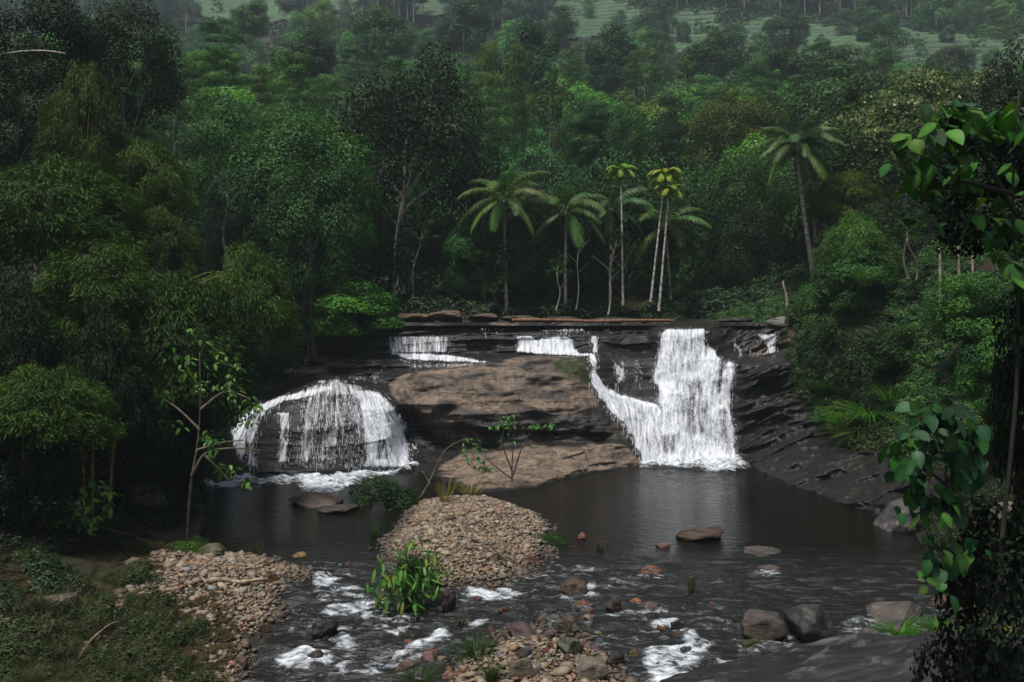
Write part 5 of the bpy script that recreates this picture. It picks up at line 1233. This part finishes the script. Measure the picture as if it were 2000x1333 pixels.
def plant(name, label, cat, base, stems, regions, leafmeshes, size, cols, n, seed, depth=.6, stemcol=(.10, .085, .05), srad=.02, down=.5, group=None, face=.5):
    """stems: list of polylines of (px, py, Y); regions: (polygon, share, Y); leaves hang about the regions"""
    r = random.Random(seed); t = thing(name, label, cat, base, group); b = np.array(base)
    for st in stems:
        P = np.array([px(*q) for q in st]); s = np.linspace(0, len(P) - 1, max(8, 4 * len(P))); P = np.stack([np.interp(s, range(len(P)), P[:, i]) for i in range(3)], 1)
        P = _sm1(P); V, q = tube(P - b, srad * np.linspace(1, .3, len(P)), 6); obj("stem", mesh("stem", V, quadfix(q), M_BARK), t, color=stemcol)
    tot = sum(a[1] for a in regions)
    for poly, share, Y in regions:
        xs = [p[0] for p in poly]; ys = [p[1] for p in poly]; k = 0
        # leaves gather in whorls
        hubs = []
        while len(hubs) < max(3, int(n * share / tot / 4)):
            u, v = r.uniform(min(xs), max(xs)), r.uniform(min(ys), max(ys))
            if inpoly([u], [v], poly)[0]: hubs.append((u, v, Y + r.uniform(-depth, depth)))
        while k < n * share / tot:
            h = hubs[k % len(hubs)]; a = (k // len(hubs)) * 2.4 + r.uniform(-.4, .4)
            p = px(*h) - b + np.array([r.gauss(0, .36), r.gauss(0, .36), r.gauss(0, .32)]) * size
            d = Vector((math.cos(a), math.sin(a), -down * r.uniform(.1, 1.8))).normalized()
            up = Vector((r.gauss(0, .25), -face + r.gauss(0, .25), 1)).normalized()
            y_ = up.cross(d).normalized(); z_ = d.cross(y_)
            M = Matrix((d, y_, z_)).transposed()
            s = size * r.uniform(.65, 1.2); c = r.choice(cols); c = tuple(x * r.uniform(.75, 1.25) for x in c)
            obj("leaf", r.choice(leafmeshes), t, p, M.to_euler(), s, c); k += 1
    return t
def _sm1(P):
    for _ in range(3): P[1:-1] = (P[:-2] + 2 * P[1:-1] + P[2:]) / 4
    return P
def gp(u, v): p = hit(u, v); return p
p = gp(800, 1188)
plant("green_bush", "drooping green bush with long narrow leaves standing in the stream by the pebble island", "bush", p,
      [[(800,1188,p[1]),(800 + dx * .5,1120,p[1]),(800 + dx,1060 + abs(dx) * .7,p[1])] for dx in (-62, -40, -20, 0, 15, 32, 50, 64)],
      [([(790,1050),(835,1050),(860,1100),(868,1160),(800,1165),(780,1110)], 5, p[1] - .1), ([(735,1110),(790,1090),(800,1175),(722,1178),(720,1150)], 4, p[1] - .2), ([(770,1130),(860,1120),(862,1185),(770,1190)], 3, p[1] - .4)],
      LANCE, .33, [(.045,.12,.03), (.035,.10,.028), (.075,.15,.04), (.12,.15,.05)], 295, 3, .45, down=.9, srad=.02)
obj("foliage", CR["bush"][0], bpy.data.objects["green_bush"], (0, .15, .75), None, (.75, .6, .85), (.022, .055, .016))
p = gp(150, 1060); p1 = p[1]
plant("leafy_shrub", "yellow green leafy shrub over dark water at the lower left", "shrub", p,
      [[(150,1060,p1),(150,1000,p1),(120,950,p1)], [(150,1060,p1),(190,1010,p1),(205,960,p1)], [(170,1030,p1),(90,1000,p1),(62,985,p1)], [(170,1022,p1),(220,1035,p1),(300,1060,p1)]],
      [([(95,940),(200,935),(215,985),(190,1030),(90,1030),(80,985)], 8, p1), ([(50,975),(85,980),(80,1005),(50,1000)], 1, p1), ([(205,960),(232,965),(225,1010),(205,1010)], 1.5, p1)],
      OVAL, .24, [(.06,.13,.02), (.09,.15,.02), (.04,.10,.03), (.13,.16,.02)], 170, 5, .4, down=.5)
p = gp(365, 1058); Ys = p[1]
plant("young_tree", "slender leafy young tree rising in front of the left end of the dome fall", "sapling", p,
      [[(365,1058,Ys),(368,1000,Ys),(374,930,Ys),(385,880,Ys),(392,800,Ys),(390,690,Ys)], [(374,930,Ys),(400,880,Ys),(460,875,Ys),(510,880,Ys)], [(385,880,Ys),(430,865,Ys),(475,860,Ys)], [(392,800,Ys),(440,760,Ys),(490,780,Ys)], [(390,840,Ys),(350,800,Ys),(320,780,Ys)],
       [(400,890,Ys),(430,920,Ys),(450,940,Ys)]],
      [([(330,660),(400,640),(470,720),(460,760),(400,780),(330,740)], 6, Ys), ([(440,760),(505,765),(510,830),(460,825)], 2.2, Ys), ([(380,850),(440,830),(440,870),(400,890)], 2, Ys), ([(425,900),(500,915),(490,945),(430,940)], 1.5, Ys), ([(270,740),(330,760),(360,850),(290,830)], 2, Ys)],
      OVAL, .24, [(.03,.075,.02), (.045,.10,.022), (.06,.12,.02)], 290, 6, .7, stemcol=(.2,.17,.12), srad=.05, down=.6)
p = px(995, 942, 33)
plant("small_tree", "small twiggy tree with green leaves growing on the low tan ledge", "sapling", p,
      [[(1000,942,33),(1000,900,33),(1005,850,33),(1000,815,33)], [(1000,920,33),(980,870,33),(985,830,33)], [(1002,930,33),(1020,870,33),(1040,840,33)], [(998,935,33),(960,905,33),(945,890,33)]],
      [([(960,815),(1010,808),(1012,838),(950,840)], 4, 33), ([(1030,826),(1078,826),(1072,838),(1030,836)], 2, 33), ([(910,858),(945,862),(962,900),(960,922),(925,915),(905,885)], 5, 33), ([(960,840),(1060,845),(1040,880),(980,870)], 1, 33)],
      OVAL, .21, [(.04,.11,.03), (.055,.14,.035), (.03,.07,.02)], 200, 7, .4, stemcol=(.12,.08,.06), srad=.035)
p = px(814, 985, 31)
plant("leaning_sapling", "bare curved sapling leaning right over the low tan ledge", "sapling", p, [[(812,985,31),(835,950,31),(850,915,31),(870,875,31),(912,855,31)], [(840,945,31),(825,920,31)]],
      [([(905,850),(935,855),(930,870),(905,865)], 1, 31)], OVAL, .18, [(.05,.12,.03)], 10, 8, .2, stemcol=(.24,.2,.15), srad=.035)
# foreground creeper on the right
Yv = 9.3
bx_ = (1960 - 1000) / F * Yv; zb = float(ground(bx_, Yv, False))
plant("vine_covered_tree", "near tree at the right edge draped with a big-leaved glossy vine", "tree", (bx_, Yv, zb),
      [[(1960, 1400, Yv), (1950, 1100, Yv), (1985, 800, Yv), (1990, 600, Yv), (1975, 380, Yv), (1990, 180, Yv)], [(1985,420,Yv),(1920,300,Yv),(1850,230,Yv),(1790,250,Yv)], [(1980,380,Yv),(1900,360,Yv),(1830,330,Yv),(1800,400,Yv)], [(1985,300,Yv),(1960,240,Yv),(2010,220,Yv)],
       [(1990,700,Yv),(1965,640,Yv),(1975,560,Yv)]],
      [([(1775,235),(1830,210),(1910,200),(1925,240),(1900,290),(1850,290),(1790,300),(1765,290)], 9, Yv - .3), ([(1775,280),(1850,280),(1900,330),(1850,420),(1790,430),(1770,340)], 4, Yv), ([(1950,215),(2010,205),(2010,260),(1960,260)], 3, Yv - .2), ([(1860,320),(1990,320),(1990,480),(1880,500)], 5, Yv + .3),
       ([(1965,480),(2010,470),(2010,680),(1970,650)], 3, Yv)],
      OVATE, .24, [(.04,.10,.020), (.028,.08,.025), (.022,.055,.03), (.055,.12,.02)], 235, 21, .35, stemcol=(.03,.03,.022), srad=.035, down=.7, face=.35)
plant("broad_leaved_creeper", "hanging creeper with blue green paddle leaves beside the pool at right", "creeper", (bx_ - .6, Yv + .4, zb),
      [[(1880,1330,Yv+.4),(1865,1150,Yv+.4),(1850,950,Yv+.4),(1840,820,Yv+.4)], [(1850,950,Yv+.4),(1790,900,Yv+.4),(1760,950,Yv+.4)], [(1850,900,Yv+.4),(1910,850,Yv+.4)], [(1865,1100,Yv+.4),(1820,1060,Yv+.4)]],
      [([(1790,795),(1870,785),(1910,830),(1930,860),(1900,870),(1820,850),(1775,840)], 9, Yv + .3), ([(1735,880),(1780,850),(1850,870),(1830,930),(1790,960),(1740,910)], 6, Yv + .2), ([(1850,880),(1930,880),(1935,930),(1860,950)], 4, Yv + .4), ([(1760,950),(1880,960),(1870,1010),(1770,1000)], 4, Yv + .3), ([(1790,1040),(1900,1040),(1890,1090),(1810,1090)], 3, Yv + .3), ([(1800,1100),(1860,1100),(1850,1150),(1800,1140)], 1.5, Yv + .2)],
      OVATE, .22, [(.020,.062,.042), (.026,.072,.048), (.018,.050,.036), (.035,.085,.024)], 260, 22, .3, down=.9, face=.6, stemcol=(.05,.045,.035))
for k, (x0, y0, x1, y1, Y, c, lab) in enumerate([(1850,230,2060,480,10.6,(.010,.02,.009),"dark hanging foliage mass behind the big-leaved vine"), (1850,990,2120,1440,9.6,(.008,.013,.008),"black shaded foliage under the big-leaved vine at the bottom right"), (1955,480,2100,960,11,(.008,.014,.008),"deep shadowed bush between the vine and the creeper at the right edge")]):  # near-black leaf colours stand in for the shade at this edge
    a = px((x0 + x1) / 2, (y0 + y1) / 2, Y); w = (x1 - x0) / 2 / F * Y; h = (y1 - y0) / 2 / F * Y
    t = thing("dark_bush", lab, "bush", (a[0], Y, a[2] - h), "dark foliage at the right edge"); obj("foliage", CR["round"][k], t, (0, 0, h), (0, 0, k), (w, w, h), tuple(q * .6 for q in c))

# small dark bushes, tufts of twigs and grass
def bush(x0, y0, x1, y1, Y, col, label, i=0, group="low bushes along the water"):
    a = px((x0 + x1) / 2, (y0 + y1) / 2, Y); w = (x1 - x0) / 2 / F * Y; h = (y1 - y0) / 2 / F * Y
    t = thing("bush", label, "bush", (a[0], Y, a[2] - h), group); obj("foliage", CR["round" if w > 1 else "bush"][i % 3], t, (0, 0, h), (0, 0, i), (w, w, h), col)
bush(695,935,815,1018,30.5,(.014,.032,.010),"dark round bush between the left pool and the pebble island",0)
bush(1035,1028,1118,1092,25,(.026,.05,.018),"dark low bush on the right shore of the pebble island",1)
bush(612,560,775,650,45,(.050,.13,.022),"bright green leafy shrub on the rocks above the white curtain fall",2)
bush(1560,560,1660,640,43,(.034,.085,.030),"bushy shrub hiding the foot of the leaning palm",0)
bush(1700,640,1800,720,36,(.022,.05,.016),"shaded shrub in the middle of the right bank",1)
bush(1600,500,1740,600,42,(.030,.078,.030),"green shrub below the feathery thicket on the right bank",2)
bush(1830,545,1975,660,31,(.038,.095,.025),"leafy green shrub below the weathered stakes",0)
bush(1560,630,1650,760,40,(.018,.036,.014),"dark shrub overhanging the rock wall right of the tall waterfall",1)
bush(1880,650,2010,790,25,(.030,.08,.022),"green leafy shrub at the right edge of the bank",2)
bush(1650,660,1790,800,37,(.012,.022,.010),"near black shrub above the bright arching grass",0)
bush(330,1040,420,1110,23,(.045,.085,.02),"small yellow green bush at the foot of the slender young tree",1)
bush(860,440,945,560,54,(.024,.075,.03),"green leaf sprays in the dark wood left of the first palm",2)
bush(970,470,1050,560,53,(.035,.055,.018),"olive leafy undergrowth bush below the first palm",0)
def blades(name, n, seed, L=1.0, W=.02, spread=.5, arch=1.0, seg=5):
    r = np.random.default_rng(seed); a = r.uniform(0, 6.28, n); l = L * r.uniform(.5, 1.1, n); k = arch * r.uniform(.4, 1.2, n)
    b = np.c_[np.cos(a), np.sin(a), 0 * a] * (spread * .25 * np.sqrt(r.random(n)))[:, None]; h = np.c_[np.cos(a), np.sin(a), 0 * a]; s_ = np.c_[-np.sin(a), np.cos(a), 0 * a]
    V, Fq = [], []
    for j in range(seg + 1):
        t = j / seg; P = b + h * (spread * l * t * (.3 + .7 * t * k))[:, None] + np.array([0, 0, 1]) * (l * (t - .55 * k * t * t))[:, None]
        w = W * (1 - t) ** .7 + .001
        V += [P - s_ * w * .5, P + s_ * w * .5]
    V = np.stack(V, 1).reshape(-1, 3); i = np.arange(n)[:, None] * (2 * seg + 2)
    F4 = np.concatenate([i + [2 * j, 2 * j + 1, 2 * j + 3, 2 * j + 2] for j in range(seg)])
    return mesh(name, V, F4, M_LEAF, {"v": np.repeat(r.random(n), 2 * seg + 2)}, smooth=False)
GR = [blades("grass_blades", 260, 1, 1, .022, .9, 1.0), blades("grass_blades", 200, 2, 1, .03, 1.3, 1.5)]
TW = [blades("twigs", 60, 3, 1, .012, .55, .35), blades("twigs", 90, 4, 1, .014, .8, .5)]
def tuft(u, v, hpx, Y, col, label, ms, cat="grass", name="grass_clump", i=0, wide=1.0, group="grass clumps and twiggy tufts"):
    p = hit(u, v) if Y is None else px(u, v, Y); s = hpx / F * p[1]
    thing(name, label, cat, p, group, (0, 0, i * 1.1), (s * wide, s * wide, s), ms[i % 2], col)
for k, (u, v, h, Y, c, lab, w) in enumerate([
   (1650,846,70,36.6,(.06,.17,.02),"bright green arching grass clump at the lower left of the right bank",1.0), (1700,822,75,35.4,(.08,.19,.02),"bright yellow green grass clump, middle of the arching row",1.0),
   (1745,795,80,35,(.07,.16,.03),"green grass clump at the upper end of the arching row",1.0), (1680,855,55,35.6,(.13,.14,.03),"yellowed drooping grass under the bright arching clump",1.0),
   (1610,770,60,38.5,(.03,.06,.02),"dark grass draping the rock wall beside the arching row",1.0), (1890,850,90,27,(.075,.085,.03),"brownish hanging grass above the blue green creeper",.8), (1940,830,80,26,(.06,.08,.025),"olive hanging grass near the right edge",.8),
   (1760,1238,34,None,(.06,.15,.03),"bright grass clump at the foot of the long tilted slab",1.3), (1690,1256,20,None,(.07,.10,.03),"short olive grass left of the bright clump by the slab",1.6), (1830,1230,34,None,(.04,.09,.03),"green grass under the creeper at lower right",1.3),
   (1910,1215,60,None,(.13,.13,.03),"yellow tipped grass near the bottom right edge",1.0), (1985,1260,80,None,(.12,.12,.03),"yellow seed grass cut by the bottom right edge",1.0), (1860,1290,50,None,(.05,.08,.03),"sparse grass on the great dark slab",1.2),
   (930,1285,70,None,(.022,.04,.016),"dark tall grass tuft in the middle gravel bar",.7), (960,1330,50,None,(.03,.045,.018),"dark grass tuft at the bottom edge of the gravel bar",.8), (820,1333,45,None,(.03,.045,.02),"thin dark grass at the bottom left of the gravel bar",1.0),
   (1690,560,60,40,(.10,.16,.03),"yellow green grassy tuft under the feathery thicket",1.0)]):
    tuft(u, v, h, Y, c, lab, GR, i=k, wide=w)
for k, (u, v, h, Y, c, lab, w) in enumerate([
   (975,1100,46,None,(.10,.06,.04),"reddish twiggy tuft at the lower right of the pebble island",1.1), (1172,1076,28,None,(.08,.05,.04),"small twiggy tuft standing in the pool",1.3), (1350,1160,56,None,(.05,.05,.03),"dark twiggy tuft in the right stream",1.0),
   (1105,1240,44,None,(.08,.06,.045),"brown twiggy tuft at the head of the gravel bar",1.1), (870,982,55,None,(.20,.14,.07),"dry reddish reeds on the low tan ledge",1.6), (920,975,45,32,(.22,.16,.08),"dry tan reeds right of the leaning sapling",1.6), (500,1090,45,None,(.05,.05,.03),"dark twigs at the lower edge of the left pool",1.4),
   (900,1225,36,None,(.07,.05,.04),"twiggy tuft left of the long mauve slab",1.0), (730,1050,40,None,(.04,.06,.02),"dark weedy tuft at the left shore of the pebble island",1.4), (1240,606,34,50.5,(.10,.07,.06),"brown dead brush below the left areca palm",2.6), (1330,608,26,50.5,(.05,.05,.035),"dark dead brush right of the leaning areca pair",2.5)]):
    tuft(u, v, h, Y, c, lab, TW, cat="twigs", name="twiggy_tuft", i=k, wide=w)
# grass strip on the far bank and weeds on the near left slope
rr = np.random.default_rng(31); n = 900; x = rr.uniform(-2.5, 8, n); y = rr.uniform(51.5, 54.5, n)
stuff_scatter("grass", x, y, rr.uniform(.25, .55, n), stuff_material("bank_grass", [(.03, .08, .02), (.05, .12, .025), (.035, .06, .02)]), GR[0], 32, sink=0)
n = 5200; uu = rr.uniform(-20, 420, n); vv = rr.uniform(1040, 1400, n)
dn = fbm(uu / 60, vv / 60, 0, 5, 3) + np.interp(vv, [1040, 1180, 1230], [-.3, -.05, .35]) - np.interp(uu, [280, 340], [0, .8])
dn = dn * 1.0 + 1.3 * fbm(uu / 28, vv / 20, 3, 6, 3) - .25 * (vv < 1190); k = dn > rr.uniform(-.15, .25, n); pts = np.array([hit(a, b) for a, b in zip(uu[k], vv[k])])
s = .07 + rr.exponential(.09, len(pts)); s = np.clip(s, .07, .42)
stuff_scatter("weeds", pts[:, 0], pts[:, 1], s, M_WEED, CR["lowbush"][0], 33, sink=0, z=pts[:, 2], tilt=.3)
m2 = 1500; uu = rr.uniform(-20, 440, m2); vv = rr.uniform(1050, 1390, m2); lp = np.array([hit(a, b) for a, b in zip(uu, vv)]); lp = lp[(lp[:, 2] > water_z(lp[:, 1]) + .12)]
lit = CR["lowbush"][1].copy(); co = np.empty(len(lit.vertices) * 3, np.float32); lit.vertices.foreach_get("co", co); co = co.reshape(-1, 3) * [1, 1, .12]; lit.vertices.foreach_set("co", co.astype(np.float32).ravel())
stuff_scatter("leaf_litter", lp[:, 0], lp[:, 1], rr.uniform(.12, .34, len(lp)), stuff_material("leaf_litter", [(.035, .024, .014), (.085, .055, .028), (.05, .045, .02)]), lit, 37, sink=-.03, z=lp[:, 2])
n = 260; j = rr.integers(0, len(pts), n)
stuff_scatter("weed_grass", pts[j, 0], pts[j, 1], rr.uniform(.12, .35, n), M_WEED, GR[1], 38, sink=0, z=pts[j, 2], tilt=.2)
n = 800; j = rr.integers(0, len(pts), n)
stuff_scatter("weed_twigs", pts[j, 0] + rr.normal(0, .2, n), pts[j, 1] + rr.normal(0, .2, n), rr.uniform(.15, .45, n), stuff_material("dry_twigs", [(.06, .05, .03), (.12, .09, .06), (.05, .09, .02)]), TW[1], 34, sink=0, z=pts[j, 2], tilt=.5)

# ------------------------------------------------------------------ the damp air
def haze():
    m = bpy.data.materials.new("damp_air"); m.use_nodes = True; nt = m.node_tree; nt.nodes.clear()
    o_ = nt.nodes.new("ShaderNodeOutputMaterial"); v = nt.nodes.new("ShaderNodeVolumePrincipled")
    v.inputs["Density"].default_value = .00038; v.inputs["Color"].default_value = (.80, .95, 1, 1); v.inputs["Anisotropy"].default_value = .1
    nt.links.new(v.outputs[0], o_.inputs["Volume"])
    x0, x1, y0, y1, z0, z1 = -420, 420, -25, 470, -8, 300
    V = [(x, y, z) for z in (z0, z1) for y in (y0, y1) for x in (x0, x1)]
    f = [(0, 2, 3, 1), (4, 5, 7, 6), (0, 1, 5, 4), (2, 6, 7, 3), (0, 4, 6, 2), (1, 3, 7, 5)]
    obj("haze", mesh("haze", V, np.array(f), m, smooth=False), kind="stuff")
haze()
